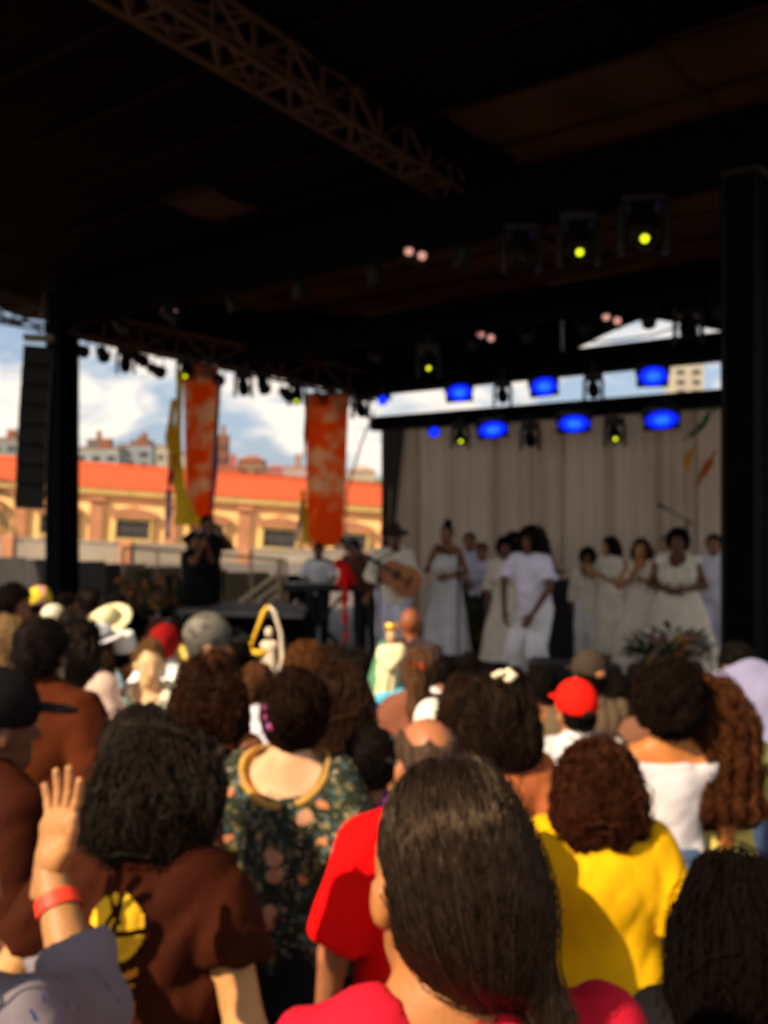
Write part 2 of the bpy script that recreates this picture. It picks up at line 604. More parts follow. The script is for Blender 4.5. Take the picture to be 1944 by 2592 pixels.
def put_hand(w, fdir, pn, side, sc, curl=25, spread=4, vox=.006):
    """w wrist, fdir finger direction, pn direction the palm faces, side +1 right / -1 left"""
    V, Q = hand_mesh(curl, spread, vox)
    y = np.array(fdir, float); y /= np.linalg.norm(y)
    z = -np.array(pn, float); z -= y*(z@y); z /= np.linalg.norm(z)+1e-9
    x = np.cross(y, z)
    V2 = V.copy()
    if side > 0:
        V2[:, 0] *= -1; Q = Q[:, ::-1]
    M = np.stack([x, y, z], 1)
    return (V2*sc)@M.T+np.array(w), Q

_ico = None
def blob(c, r, rot=None):
    global _ico
    if _ico is None:
        bm = bmesh.new(); bmesh.ops.create_icosphere(bm, subdivisions=1, radius=1)
        bm.verts.index_update()
        _ico = (np.array([v.co[:] for v in bm.verts]), np.array([[v.index for v in f.verts] for f in bm.faces]))
        bm.free()
    V = _ico[0]*np.array(r)
    if rot is not None: V = V@np.array(rot).T
    return V+np.array(c), _ico[1]

POSES = {
    'down':  ((.245, -.04, 1.12), (.26, .05, .88), (-.9, .1, 0), 28),
    'clap':  ((.27, .07, 1.13), (.05, .26, 1.24), (-1, 0, 0), 12),
    'claphigh': ((.28, .14, 1.18), (.05, .27, 1.42), (-1, 0, 0), 12),
    'fold':  ((.275, .02, 1.12), (.10, .25, 1.08), (-.5, -.6, .3), 35),
    'front': ((.26, .02, 1.12), (.17, .29, 1.09), (0, 0, -1), 30),
    'thigh': ((.285, .10, 1.15), (.17, .25, .90), (-.3, -.9, .1), 30),
    'photo': ((.25, .16, 1.28), (.07, .19, 1.50), (-.6, -.4, 0), 50),
    'wave':  ((.30, .10, 1.45), (.27, .20, 1.70), (0, 1, 0), 10),
    'mic':   ((.25, .06, 1.13), (.09, .20, 1.36), (-.6, -.5, 0), 70),
    'hip':   ((.31, -.06, 1.14), (.20, .04, 1.00), (-1, 0, 0), 30),
}

def streak_tint(V, c, seed, freq=26):
    a = np.arctan2(V[:, 1]-c[1], V[:, 0]-c[0])
    r = np.random.default_rng(seed)
    t = np.zeros(len(V))
    for i in range(5):
        t += np.sin(a*freq*(.4+i*.35)+(V[:, 2]*r.uniform(-20, 20))+r.uniform(0, 6.28))
    return np.clip(.35+.16*t, 0, 1)

def strands(f, seed, n, steps, step, off, rad, wave=0.0, wlen=.08, comb_dir=(0, -.25, 0), zmin=None, jit=.12, top_only=0.0, curl=0.0, front=None, avoid=(), flyp=.05):
    """thin hair strands that lie on the hair volume f and run down over it"""
    r = np.random.default_rng(seed)
    V, Q = f.mesh()
    if len(V) == 0: return None
    w = np.ones(len(V))
    if top_only > 0:
        zc = V[:, 2].max()-top_only*(V[:, 2].max()-V[:, 2].min())
        w = np.where(V[:, 2] > zc, 1.0, .12)
    i = r.choice(len(V), n, p=w/w.sum())
    p = V[i]+r.normal(scale=f.vox*.5, size=(n, 3))
    path = []
    comb_v = np.array(comb_dir, float)
    ph = r.uniform(0, 6.28, n); offs = off*(.2+1.1*r.random(n)); wl = wlen*r.uniform(.7, 1.4, n); wa = wave*r.uniform(.4, 1.5, n)
    rd = r.normal(scale=jit, size=(n, 3))
    fly = r.random(n) < flyp
    rd[fly] *= 4; offs = np.where(fly, offs*3+.004, offs)
    prev = None; alive = np.ones(n, bool); last = p
    for s_ in range(steps):
        g = f.grad(p)
        fl = np.array((0, 0, -1.0))+comb_v+rd
        if curl > 0:
            fl = fl+r.normal(scale=curl, size=(n, 3))
        fl = fl-g*(fl*g).sum(1, keepdims=True)
        nl = np.linalg.norm(fl, axis=1, keepdims=True)
        fl = fl/(nl+1e-6)
        if prev is not None:
            fl = fl*.55+prev*.45
            fl = fl/(np.linalg.norm(fl, axis=1, keepdims=True)+1e-6)
        prev = fl
        side = np.cross(g, fl)
        wv = (wa*np.sin(6.28*s_*step/wl+ph))[:, None]
        path.append(p+side*wv+g*np.abs(wv)*.6)
        p = p+fl*step
        d = f.sample(p)
        ok = np.abs(d) < .06
        p = np.where(ok[:, None], p-g*(d-offs)[:, None], p)
        gone = f.sample(p) > off+.02
        alive = alive & ~gone
        p = np.where(alive[:, None], p, last); last = p
    path = np.stack(path, 1)                     # n, steps, 3
    keep = np.ones(n)
    for ac, ar in avoid:
        keep[(np.linalg.norm(path-np.array(ac), axis=2) < ar).any(1)] = 0
    tan = np.gradient(path, axis=1)
    tan /= np.linalg.norm(tan, axis=2, keepdims=True)+1e-9
    up = np.array((.31, .52, .79))
    x = np.cross(tan, up); x /= np.linalg.norm(x, axis=2, keepdims=True)+1e-9
    y = np.cross(tan, x)
    rr = rad*(1-.6*np.linspace(0, 1, steps)**2)[None, :, None]*(r.uniform(.6, 1.3, n)*keep)[:, None, None]
    ring = np.stack([path+(x*math.cos(a)+y*math.sin(a))*rr for a in (0, 2.094, 4.189)], 2)   # n,steps,3,3
    VV = ring.reshape(-1, 3)
    b = (np.arange(n)*steps*3)[:, None, None]+(np.arange(steps-1)*3)[None, :, None]
    k = np.arange(3); k2 = (k+1) % 3
    Qs = np.stack([b+k, b+k2, b+3+k2, b+3+k], -1).reshape(-1, 4)
    tint = np.repeat(np.clip(r.beta(1.6, 2.4, n)+.05*r.normal(size=n), 0, 1), steps*3)
    return VV, Qs, tint

def hair_object(f, mats, parent, seed, c, st=None, name='hair'):
    V, Q = f.mesh()
    if len(V) == 0: return None
    t = streak_tint(V, c, seed)
    Fs = [Q]
    if st:
        s = strands(f, seed, **st)
        Fs.append(s[1]+len(V)); V = np.concatenate([V, s[0]]); t = np.concatenate([t*.5, s[2]])
    me = np_mesh(name, V, np.concatenate(Fs))
    at = me.attributes.new('tint', 'FLOAT', 'POINT')
    at.data.foreach_set('value', t.astype(np.float32))
    return link(name, me, mats, parent)

_pcount = [0]
def person(label, loc, rz, H=1.68, sex='f', build=1.0, skin_c=(.30, .15, .08), hair=('short', (.012, .009, .008)),
           top=None, bottom=None, pose='down', poseL=None, poseR=None, lean=0, roll=0, head=(0, 0, 0), hat=None,
           vox=.015, hvox=None, face=False, group=None, shoes=(.02, .02, .02), worldarm=None, strand=None, knee=None,
           legs='stand', handvox=.007, category='person', armcurl=None, hairscale=1.0, bust=None, hairlift=0.0):
    _pcount[0] += 1
    seed = _pcount[0]*17+3
    root = empty('person', loc, rz)
    tag(root, label, category, group)
    sc = H/1.70
    vox = vox/sc
    sh = .150 if sex == 'f' else .172
    sh = sh*(build**.5)
    pel = np.array((0, 0, .95)); neck = np.array((0, -.012, 1.43))
    Ru = rot_xyz(lean, 0, roll); Rh = rot_xyz(head[0], head[1], head[2])
    def up(p): return pel+Ru@(np.array(p, float)-pel)
    def hd(p): return up(neck+Rh@(np.array(p, float)-neck))
    RH = Ru@Rh
    # --- joints
    Minv = None
    if worldarm:
        Minv = (Matrix.Translation(loc) @ Matrix.Rotation(rz, 4, 'Z')).inverted()
    J = {}
    for sd, nm, ps in ((1, 'R', poseR or pose), (-1, 'L', poseL or pose)):
        e, w, pn, curl = POSES[ps]
        S = up((sd*sh, -.005, 1.375))
        e = up((sd*(e[0]+(sh-.165)), e[1], e[2])); w = up((sd*(w[0]+((sh-.165) if ps in ('down', 'hip') else 0)), w[1], w[2]))
        pn = Ru@np.array((sd*pn[0], pn[1], pn[2]))
        fd = w-e
        if ps == 'clap': fd = Ru@np.array((-sd*.15, .75, .65))
        if ps == 'claphigh': fd = Ru@np.array((-sd*.05, .35, .95))
        if ps == 'front': fd = Ru@np.array((-sd*.1, 1, -.15))
        if ps == 'photo': fd = Ru@np.array((-sd*.5, .2, .8))
        if worldarm and nm in worldarm:
            wa = worldarm[nm]
            e = np.array(Minv @ Vector(wa['e']))/sc; w = np.array(Minv @ Vector(wa['w']))/sc
            fd = np.array(Minv.to_3x3() @ Vector(wa['f'])); pn = np.array(Minv.to_3x3() @ Vector(wa['p'])); curl = wa.get('curl', 15)
        J[nm] = (S, e, w, fd, pn, curl if armcurl is None else armcurl)
    if legs == 'stand':
        L = {s: [np.array((s*.088, 0, .90)), np.array((s*.095, .015, .49)), np.array((s*.10, -.015, .085)), np.array((s*.115, .15, .03))] for s in (1, -1)}
    elif legs == 'bent':
        L = {s: [np.array((s*.09, -.02, .90)), np.array((s*.13, .13, .50)), np.array((s*.13, -.03, .085)), np.array((s*.16, .13, .03))] for s in (1, -1)}
    elif legs == 'step':
        L = {1: [np.array((.088, 0, .90)), np.array((.10, .16, .53)), np.array((.09, .14, .085)), np.array((.10, .31, .03))],
             -1: [np.array((-.088, 0, .90)), np.array((-.11, .0, .48)), np.array((-.12, -.14, .095)), np.array((-.13, .02, .03))]}
    allp = [p for v in J.values() for p in v[:3]]+[p for v in L.values() for p in v]+[hd((0, 0, 1.72)), hd((0, 0, 1.45))]
    allp = np.array(allp)
    lo = allp.min(0)-np.array((.24*build, .24*build, .07)); hi = allp.max(0)+np.array((.24*build, .24*build, .12))
    b = build
    bb = .022 if sex == 'f' else 0.0
    if bust is not None: bb = bust
    def torso(f, e, k=.05):
        f.ell(up((0, -.005, .955)), (.158*b+e, .118*b+e, .125+e), Ru, k)
        f.ell(up((0, .0, 1.09)), (.128*b+e+(.0 if sex == 'f' else .012), .098*b+e, .13+e), Ru, k)
        f.ell(up((0, -.005, 1.25)), (.148*b+e+(.0 if sex == 'f' else .02), .108*b+e, .165+e), Ru, k)
        f.cap(up((-sh+.03, -.01, 1.35)), up((sh-.03, -.01, 1.35)), .056+e, .056+e, k)
        for sd in (1, -1):
            f.cap(up((sd*.03, -.02, 1.445)), up((sd*(sh-.02), -.012, 1.385)), .040+e*.7, .030+e, k)
            if bb:
                f.ell(up((sd*.068*b, .085*b, 1.22)), (.062+bb+e, .05+bb+e, .06+bb+e), Ru, .04)
    # --- body
    f = Field(lo, hi, vox)
    torso(f, 0)
    f.cap(up((0, -.015, 1.40)), hd((0, -.005, 1.52)), .056, .050, .04)
    f.ell(hd((0, -.008, 1.605)), (.075, .094, .096), RH, .02)
    f.ell(hd((0, .022, 1.55)), (.062, .074, .088), RH, .03)
    f.cap(hd((-.018, .058, 1.483)), hd((.018, .058, 1.483)), .026, .026, .03)
    if vox < .02:
        f.cap(hd((0, .092, 1.572)), hd((0, .108, 1.54)), .008, .013, .012)
        for sd in (1, -1):
            f.ell(hd((sd*.081, -.004, 1.56)), (.012, .02, .033), RH, .008)
            if face:
                f.ell(hd((sd*.032, .106, 1.578)), (.017, .018, .011), RH, .01, sub=True)
    for nm, (S, e, w, fd, pn, curl) in J.items():
        f.cap(S, e, .047*b**.5, .039*b**.5, .04)
        f.cap(e, w, .040*b**.5, .027, .015)
    for s_, (h, k_, a, t) in L.items():
        f.cap(h, k_, .085*b, .056, .05); f.cap(k_, a, .056, .036, .02)
        f.cap(a, t*np.array((1, .3, 1))+np.array((0, -.03, .02)), .038, .036, .02)
        f.cap(t*np.array((1, .2, 1))+np.array((0, a[1], .006)), t+np.array((0, 0, .004)), .034, .028, .03)
    V, Q = f.mesh()
    nb = len(Q)
    parts_v = [V*sc]; parts_q = [Q]; base = len(V); mi = [np.zeros(len(Q), int)]; tris = []; trm = []
    for nm, sd in (('R', 1), ('L', -1)):
        S, e, w, fd, pn, curl = J[nm]
        hv, hq = put_hand(w*sc, fd, pn, sd, sc, curl, (worldarm or {}).get('spread', 4), handvox)
        parts_v.append(hv); parts_q.append(hq+base); base += len(hv); mi.append(np.zeros(len(hq), int))
    if face:
        def surf(x, z):
            for y in np.arange(.15, .02, -.003):
                if f.sample(hd((x, y, z))[None])[0] < 0: return y
            return .09
        feats = []
        for sd in (1, -1):
            ye = surf(sd*.032, 1.578)
            feats.append((hd((sd*.032, ye-.002, 1.577)), (.014, .006, .0065), 1))
            feats.append((hd((sd*.032, ye+.004, 1.577)), (.007, .004, .007), 2))
            yb = surf(sd*.034, 1.602)
            feats.append((hd((sd*.034, yb, 1.602)), (.020, .005, .0045), 2))
        ym = surf(0, 1.507)
        feats.append((hd((0, ym, 1.509)), (.024, .007, .006), 3))
        feats.append((hd((0, ym-.001, 1.498)), (.020, .008, .006), 3))
        for c, r_, m_ in feats:
            bv, bf = blob(c, r_, RH)
            parts_v.append(bv*sc); tris.append(bf+base); base += len(bv); trm.append(np.full(len(bf), m_))
    sk = skin(skin_c)
    me = np_mesh('body', np.concatenate(parts_v), [np.concatenate(parts_q)]+([np.concatenate(tris)] if tris else []),
                 mat_idx=np.concatenate(mi+trm))
    lip = skin((skin_c[0]*.85, skin_c[1]*.45, skin_c[2]*.45))
    body = link('body', me, [sk, material('eye_white', (.6, .58, .55), rough=.3), material('eye_dark', (.015, .01, .008), rough=.3), lip], root)
    info = dict(root=root, up=up, hd=hd, RH=RH, J=J, sc=sc, L=L, Ru=Ru)
    def fobj(fl, name, mats, par=root):
        V, Q = fl.mesh()
        if len(V) == 0: return None
        return link(name, np_mesh(name, V*sc, Q), mats, par)
    # --- top garment
    if top:
        fo = Field(lo, hi, vox)
        e = top.get('e', .018); kind = top.get('kind', 'tee'); hem = top.get('hem', .86)
        torso(fo, e)
        if top.get('loose'):
            fo.cone(up((0, -.005, 1.20)), up((0, -.005, hem)), .140*b+e, top['loose']*b, .78, 9, .006, .05, seed)
        sl = top.get('sleeve', .7)
        if sl > 0:
            for nm, (S, el, w, fd, pn, curl) in J.items():
                rr = .046*b**.5+e*.8+top.get('puff', 0)
                if sl <= 1:
                    c = S+(el-S)*sl
                    fo.cap(S, c, rr+.004, rr+.008+top.get('flare', 0), .014, cut=True)
                else:
                    fo.cap(S, el, rr+.004, rr-.004, .014)
                    c = el+(w-el)*(sl-1)
                    fo.cap(el, c, rr-.004, .030+e+top.get('flare', 0), .02, cut=True)
        nk = top.get('neck', 'crew')
        if nk == 'crew': fo.ell(up((0, .0, 1.465)), (.072, .085, .048), Ru, .006, sub=True)
        elif nk == 'scoop': fo.ell(up((0, .09, 1.44)), (.105, .14, .14), Ru, .006, sub=True)
        elif nk == 'scoopback': fo.ell(up((0, -.08, 1.455)), (.132, .13, .125), Ru, .006, sub=True)
        elif nk == 'tank':
            fo.ell(up((0, .05, 1.46)), (.095, .16, .15), Ru, .006, sub=True)
            fo.ell(up((0, -.09, 1.46)), (.10, .10, .11), Ru, .006, sub=True)
            for sd in (1, -1): fo.ell(up((sd*(sh+.05), 0, 1.36)), (.085, .14, .14), Ru, .006, sub=True)
        elif nk == 'strapless':
            fo.cut(up((0, 0, top.get('topz', 1.33))), Ru@np.array((0, 0, 1.0)))
        fo.noise(top.get('wr', .006), top.get('wf', 24), seed, 5, (1, 1, .7))
        fo.folds(top.get('wr', .006)*2.4, 26, seed+5)
        fo.cut(up((0, 0, hem)), (Ru@np.array((0, 0, -1.0))) if lean < 30 else (0, 0, -1))
        info['top_field'] = fo
        info['top'] = fobj(fo, top.get('name', 'shirt'), top['mat'])
    if bottom:
        fb = Field(lo-np.array((.25, .25, 0)), hi+np.array((.25, .25, 0)), max(vox, .016)) if bottom['kind'] == 'skirt' else Field(lo, hi, vox)
        e = bottom.get('e', .018)
        wz = bottom.get('waist', 1.05)
        if bottom['kind'] == 'trousers':
            fb.ell((0, -.005, .955), (.160*b+e, .12*b+e, .125+e), None, .03)
            fb.ell((0, 0, 1.03), (.135*b+e, .105*b+e, .08), None, .03)
            for s_, (h, k_, a, t) in L.items():
                fb.cap(h, k_, .086*b+e, .060+e+bottom.get('flare', 0)*.5, .04)
                fb.cap(k_, a+np.array((0, 0, .0)), .060+e+bottom.get('flare', 0)*.5, .042+e+bottom.get('flare', 0), .03, cut=True)
            fb.cut((0, 0, wz), (0, 0, 1))
            fb.noise(.005, 22, seed+1, 5); fb.folds(.012, 30, seed+5); fb.cut((0, 0, wz), (0, 0, 1)); fb.cut((0, 0, .085), (0, 0, -1))
        else:
            hz_ = bottom.get('hem', .15)
            fb.cone((0, 0, wz), (0, 0, hz_), .135*b+e, bottom.get('r', .30)*b, .82, bottom.get('folds', 11), bottom.get('amp', .018), 0, seed)
            fb.noise(.004, 18, seed+1, 4)
        info['bottom'] = fobj(fb, 'trousers' if bottom['kind'] == 'trousers' else bottom.get('name', 'skirt'), bottom['mat'])
        if bottom['kind'] == 'trousers' or True:
            fs = Field((-.26, -.26, -.02), (.26, .42, .17), .016)
            for s_, (h, k_, a, t) in L.items():
                fs.cap(np.array((a[0], a[1]-.035, .034)), t+np.array((0, .01, .008)), .045, .038, .0)
                fs.cap(a+np.array((0, 0, .02)), np.array((a[0], a[1], .05)), .048, .044, .03, cuta=True)
            fs.cut((0, 0, .003), (0, 0, -1))
            fobj(fs, 'shoes', material('shoe_%02d%02d%02d' % tuple(int(c*99) for c in shoes), shoes, rough=.5))
    # --- hair
    hs, hc = hair[0], hair[1]
    if hat and hs == 'short': hairscale = .93
    hm = hairmat(hc, hair[2] if len(hair) > 2 else None, *((.6, .04) if hs in ('short', 'afro', 'bun', 'bald') else ((.28, .26) if hs == 'lowpony' else ((.7, .02) if len(hair) > 3 else (.34, .10)))))
    if hs not in ('none',):
        hv = (hvox or vox*sc)/sc
        ctr = hd((0, 0, 1.60))
        ext = np.array((.24, .24, .20)) if hs not in ('long', 'longcurl', 'dread', 'ponytail', 'lowpony') else np.array((.24, .26, .45))
        if hs == 'bigafro': ext = np.array((.3, .3, .3))
        fh = Field(ctr-ext-np.array((0, 0, .12)), ctr+np.array((ext[0], ext[1], .24)), hv)
        q = hairscale
        if hs == 'afro' or hs == 'bigafro':
            r0 = (.105 if hs == 'afro' else .155)*q
            fh.ell(hd((0, -.02, 1.625)), (r0, r0*1.02, r0*1.0), RH, .0)
            fh.ell(hd((0, -.045, 1.57)), (r0*.92, r0*.85, r0*.8), RH, .05)
            fh.cut(hd((0, .062, 1.66)), RH@np.array((0, .9, -.42)))
            fh.noise(.010*q, 70, seed, 6)
        else:
            fh.ell(hd((0, -.014, 1.612)), (.084*q, .101*q, .100*q), RH, .0)
            if hs in ('short', 'bald', 'bun', 'ponytail', 'lowpony'):
                fh.ell(hd((0, -.045, 1.555)), (.070*q, .062*q, .068*q), RH, .03)
            if hs in ('bob', 'wavy', 'long', 'longcurl', 'dread', 'curlbob'):
                fh.ell(hd((0, -.045, 1.545)), (.105*q, .085*q, .125*q), RH, .05)
                if hs in ('wavy', 'curlbob'):
                    fh.ell(hd((0, -.055, 1.47+hairlift)), (.128*q, .082*q, .105*q-hairlift*.5), RH, .05)
                    for sd in (1, -1): fh.ell(hd((sd*.07, -.02, 1.50+hairlift*.7)), (.05, .06, .10-hairlift*.4), RH, .04)
                if hs == 'bob':
                    fh.ell(hd((0, -.04, 1.49)), (.112*q, .082*q, .07*q), RH, .04)
                if hs in ('long', 'longcurl', 'dread'):
                    wd = 1.0 if hs == 'long' else 1.25
                    bot = {'long': 1.20, 'longcurl': 1.22, 'dread': 1.26}[hs]
                    for xx in (-.055*wd, 0, .055*wd):
                        fh.cap(hd((xx, -.055, 1.52)), up((xx*1.25, -.135*b**.5, bot)), .062*q*wd**.5, .045*q*wd, .05)
                    for sd in (1, -1):
                        fh.cap(hd((sd*.075, -.01, 1.56)), up((sd*.105*wd, -.04, 1.38)), .036*wd, .034*wd, .04)
            if hs == 'bun':
                fh.ell(hd((.0, -.125, 1.60)), (.052, .045, .05), RH, .02)
            if hs == 'topbun':
                fh.ell(hd((0, -.045, 1.555)), (.070, .062, .068), RH, .03)
                fh.ell(hd((0, -.06, 1.72)), (.055, .055, .05), RH, .02)
            if hs == 'ponytail':
                fh.chain([hd((0, -.11, 1.62)), hd((0, -.16, 1.56)), up((0, -.17, 1.42)), up((0, -.15, 1.28))], (.03, .042, .038, .018), .02)
            if hs == 'lowpony':
                fh.ell(hd((0.0, -.045, 1.56)), (.083, .078, .075), RH, .04)
                fh.ell(hd((0.018, -.062, 1.515)), (.060, .048, .045), RH, .04)
                fh.chain([hd((.045, -.085, 1.495)), hd((.062, -.112, 1.455)), up((.088, -.125, 1.38)), up((.095, -.14, 1.25))], (.028, .015, .022, .016), .015)
            if hs == 'lowpony':
                for sd in (1, -1): fh.ell(hd((sd*.092, .010, 1.545)), (.034, .055, .058), RH, .006, sub=True)
            # open the face and the ears
            fh.cut(hd((0, .056, 1.655)), RH@np.array((0, .86, -.50))) if hs not in ('wavy', 'long', 'longcurl', 'dread', 'bob', 'curlbob') else fh.ell(hd((0, .12, 1.53)), (.080, .115, .112), RH, .01, sub=True)
            if hs == 'bald':
                fh.ell(hd((0, .0, 1.68)), (.068, .105, .085), RH, .01, sub=True)
            if hs in ('short', 'bald'):
                fh.cut(hd((0, 0, 1.515)), RH@np.array((0, 0, -1.0)))
            am = {'wavy': .010, 'curlbob': .013, 'longcurl': .016, 'dread': .012, 'long': .006, 'lowpony': .0012}.get(hs, .006)
            fh.noise(am, {'longcurl': 55, 'curlbob': 60, 'dread': 60, 'wavy': 38}.get(hs, 40), seed, 5, (1, 1, .45))
        # scale and link
        if strand is None:
            strand = {'short': dict(n=500, steps=4, step=.014, off=.005, rad=.0022, wave=.004, wlen=.04, jit=.6),
                      'bun': dict(n=600, steps=8, step=.016, off=.004, rad=.0018, wave=.003, wlen=.08, jit=.25),
                      'afro': dict(n=800, steps=6, step=.012, off=.012, rad=.0026, wave=.012, wlen=.03, jit=.8, curl=1.2),
                      'bob': dict(n=700, steps=14, step=.020, off=.005, rad=.0020, wave=.004, wlen=.10, jit=.12, top_only=.5),
                      'long': dict(n=700, steps=20, step=.025, off=.006, rad=.0024, wave=.006, wlen=.12, jit=.12, top_only=.5)}.get(hs)
        st = dict(strand) if strand else None
        if st and hs == 'lowpony': st['avoid'] = [(hd((sd*.092, .004, 1.553))*sc, .040) for sd in (1, -1)]
        fh.lo = fh.lo*sc; fh.vox = fh.vox*sc; fh.ax = [a*sc for a in fh.ax]; fh.D *= sc
        ho = hair_object(fh, hm, root, seed, hd((0, 0, 1.6))*sc, st)
        info['hair'] = ho
    if hat:
        make_hat(hat, info, root, vox)
    return info

def make_hat(hat, info, root, vox):
    hd, RH, sc = info['hd'], info['RH'], info['sc']
    kind, m = hat['kind'], hat['mat']
    tilt = rot_xyz(hat.get('pitch', 0), hat.get('yaw', 0), hat.get('roll', 0))
    Rt = RH@tilt
    piv = np.array((0, -.01, 1.63))
    def hp(p): return hd(piv+tilt@(np.array(p, float)-piv))
    c = hd((0, 0, 1.66))
    e = np.array((.30, .30, .22))
    def fobj(fl, name, mat, par):
        V, Q = fl.mesh()
        return link(name, np_mesh(name, V*sc, Q), mat, par) if len(V) else None
    hv = min(vox, .013)
    q = hat.get('size', 1.0)
    f = Field(c-e, c+e, hv)
    if kind in ('cap', 'capback'):
        f.ell(hp((0, -.008, 1.625)), (.092*q, .112*q, .104*q), Rt, 0)
        f.cut(hp((0, 0, 1.582)), Rt@np.array((0, -.10, -1.0)))
        s_ = 1 if kind == 'cap' else -1
        crown = fobj(f, 'cap', m, root)
        g = Field(c-e, c+e, min(hv, .008))
        g.ell(hp((0, s_*.115*q, 1.612)), (.082*q, .095*q, .009), Rt@rot_xyz(s_*10), 0)
        g.cut(hp((0, s_*.06*q, 1.61)), Rt@np.array((0, -s_*1.0, 0)))
        fobj(g, 'brim', hat.get('brim', m), root)
        if hat.get('patch'):
            g = Field(c-e, c+e, .007)
            g.ell(hp((.012, -.112*q*s_, 1.605)), (.032, .014, .022), Rt, 0)
            fobj(g, 'back_opening', hat['patch'], root)
    elif kind == 'brimhat':
        f.ell(hp((0, -.008, 1.66)), (.088*q, .104*q, .100*q), Rt, 0)
        f.cut(hp((0, 0, 1.64)), Rt@np.array((0, 0, -1.0)))
        crown = fobj(f, 'hat_crown', m, root)
        g = Field(c-e, c+e, min(hv, .010))
        w = hat.get('w', .17)
        g.ell(hp((0, -.008, 1.638)), (w*.92, w, .013), Rt, 0)
        fobj(g, 'hat_brim', m, root)
        if hat.get('band'):
            g = Field(c-e, c+e, .010)
            g.ell(hp((0, -.008, 1.66)), (.0915*q, .1075*q, .1035*q), Rt, 0)
            g.cut(hp((0, 0, 1.652)), Rt@np.array((0, 0, -1.0))); g.cut(hp((0, 0, 1.678)), Rt@np.array((0, 0, 1.0)))
            fobj(g, 'hat_band', hat['band'], root)
    elif kind == 'beanie':
        f.ell(hp((0, -.010, 1.635)), (.092*q, .108*q, .112*q), Rt, 0)
        f.cut(hp((0, 0, 1.60)), Rt@np.array((0, .25, -1.0)))
        f.noise(.003, 50, 5, 4)
        fobj(f, 'cap', m, root)
    elif kind == 'pillbox':
        f.cap(hp((0, -.015, 1.62)), hp((0, -.015, 1.76)), .098*q, .090*q, 0, cut=True, cuta=True)
        fobj(f, 'cap', m, root)
    elif kind == 'scarf':
        f.ell(hp((0, -.012, 1.625)), (.097, .113, .113), Rt, 0)
        f.ell(hp((0, -.06, 1.60)), (.085, .085, .10), Rt, .04)
        f.cut(hp((0, .06, 1.655)), Rt@np.array((0, .88, -.46)))
        f.cap(hp((0, -.10, 1.53)), hp((.01, -.14, 1.40)), .035, .05, .03)
        f.noise(.005, 45, 9, 4)
        fobj(f, 'headscarf', m, root)
    elif kind == 'turban':
        f.ell(hp((0, -.012, 1.675)), (.105, .118, .085), Rt, 0)
        f.cap(hp((-.08, .03, 1.665)), hp((.08, .03, 1.675)), .04, .04, .03)
        f.ell(hp((0, -.01, 1.75)), (.06, .06, .05), Rt, .04)
        f.noise(.006, 40, 9, 4)
        fobj(f, 'headwrap', m, root)

def decal(info, mask, x0, z0, cell, m, name='print', off=.011, side=-1):
    """flat print laid on the back (side -1) or front of the top garment; mask[row][col], row 0 at top"""
    f = info['top_field']; sc = info['sc']
    mask = np.asarray(mask, bool)
    h, w = mask.shape
    xs = x0+np.arange(w+1)*cell; zs = z0-np.arange(h+1)*cell
    X, Z = np.meshgrid(xs, zs)
    p = np.stack([X.ravel(), np.full(X.size, side*.45), Z.ravel()], 1)
    for it in range(60):
        d = f.sample(p)
        p[:, 1] += -side*np.clip(d, -.02, .02)*.8
    p[:, 1] += side*off
    I, Jx = np.nonzero(mask)
    a = I*(w+1)+Jx
    q = np.stack([a, a+1, a+w+2, a+w+1], 1)
    if side > 0: q = q[:, ::-1]
    used, inv = np.unique(q, return_inverse=True)
    me = np_mesh(name, p[used]*sc, inv.reshape(-1, 4))
    return link(name, me, m, info['top'])
# ------------------------------------------------------------------ ground, hill, street
def ground_mesh():
    ys = [-300, -60, -12, -3, 0] + [.6+.3*i for i in range(12)] + [5, 8, 12, 20, 40, 80, 200, 600, 2000]
    xs = [-1500, -200, -40, -15, -5, -2, 0, 2, 5, 15, 40, 200, 1500]
    V = [(x, y, ground(x, y)) for y in ys for x in xs]
    n = len(xs)
    Q = [(j*n+i, j*n+i+1, (j+1)*n+i+1, (j+1)*n+i) for j in range(len(ys)-1) for i in range(n-1)]
    return np_mesh('ground', np.array(V), np.array(Q))
tag(link('ground', ground_mesh(), material('paving', (.12, .10, .085), rough=.9, var=.3, vscale=3, bump=.4, bscale=30)), kind='structure')

def hill():
    V = []; nx, ny = 40, 10
    r = np.random.default_rng(3)
    bumps = [(r.uniform(-260, 200), r.uniform(20, 60), r.uniform(3, 9)) for _ in range(12)]
    for j in range(ny):
        y = 150+j*45
        for i in range(nx):
            x = -420+i*20
            z = -1+15*min(1, j/4)*(1/(1+math.exp((x-60)/45)))+sum(a*math.exp(-((x-c)/w)**2) for c, w, a in bumps)*min(1, j/4)*.35
            V.append((x, y, z))
    Q = [(j*nx+i, j*nx+i+1, (j+1)*nx+i+1, (j+1)*nx+i) for j in range(ny-1) for i in range(nx-1)]
    return np_mesh('hill', np.array(V), np.array(Q))
tag(link('hill', hill(), material('far_hillside', (.10, .13, .08), rough=1, var=.4, vscale=.05)), kind='structure')

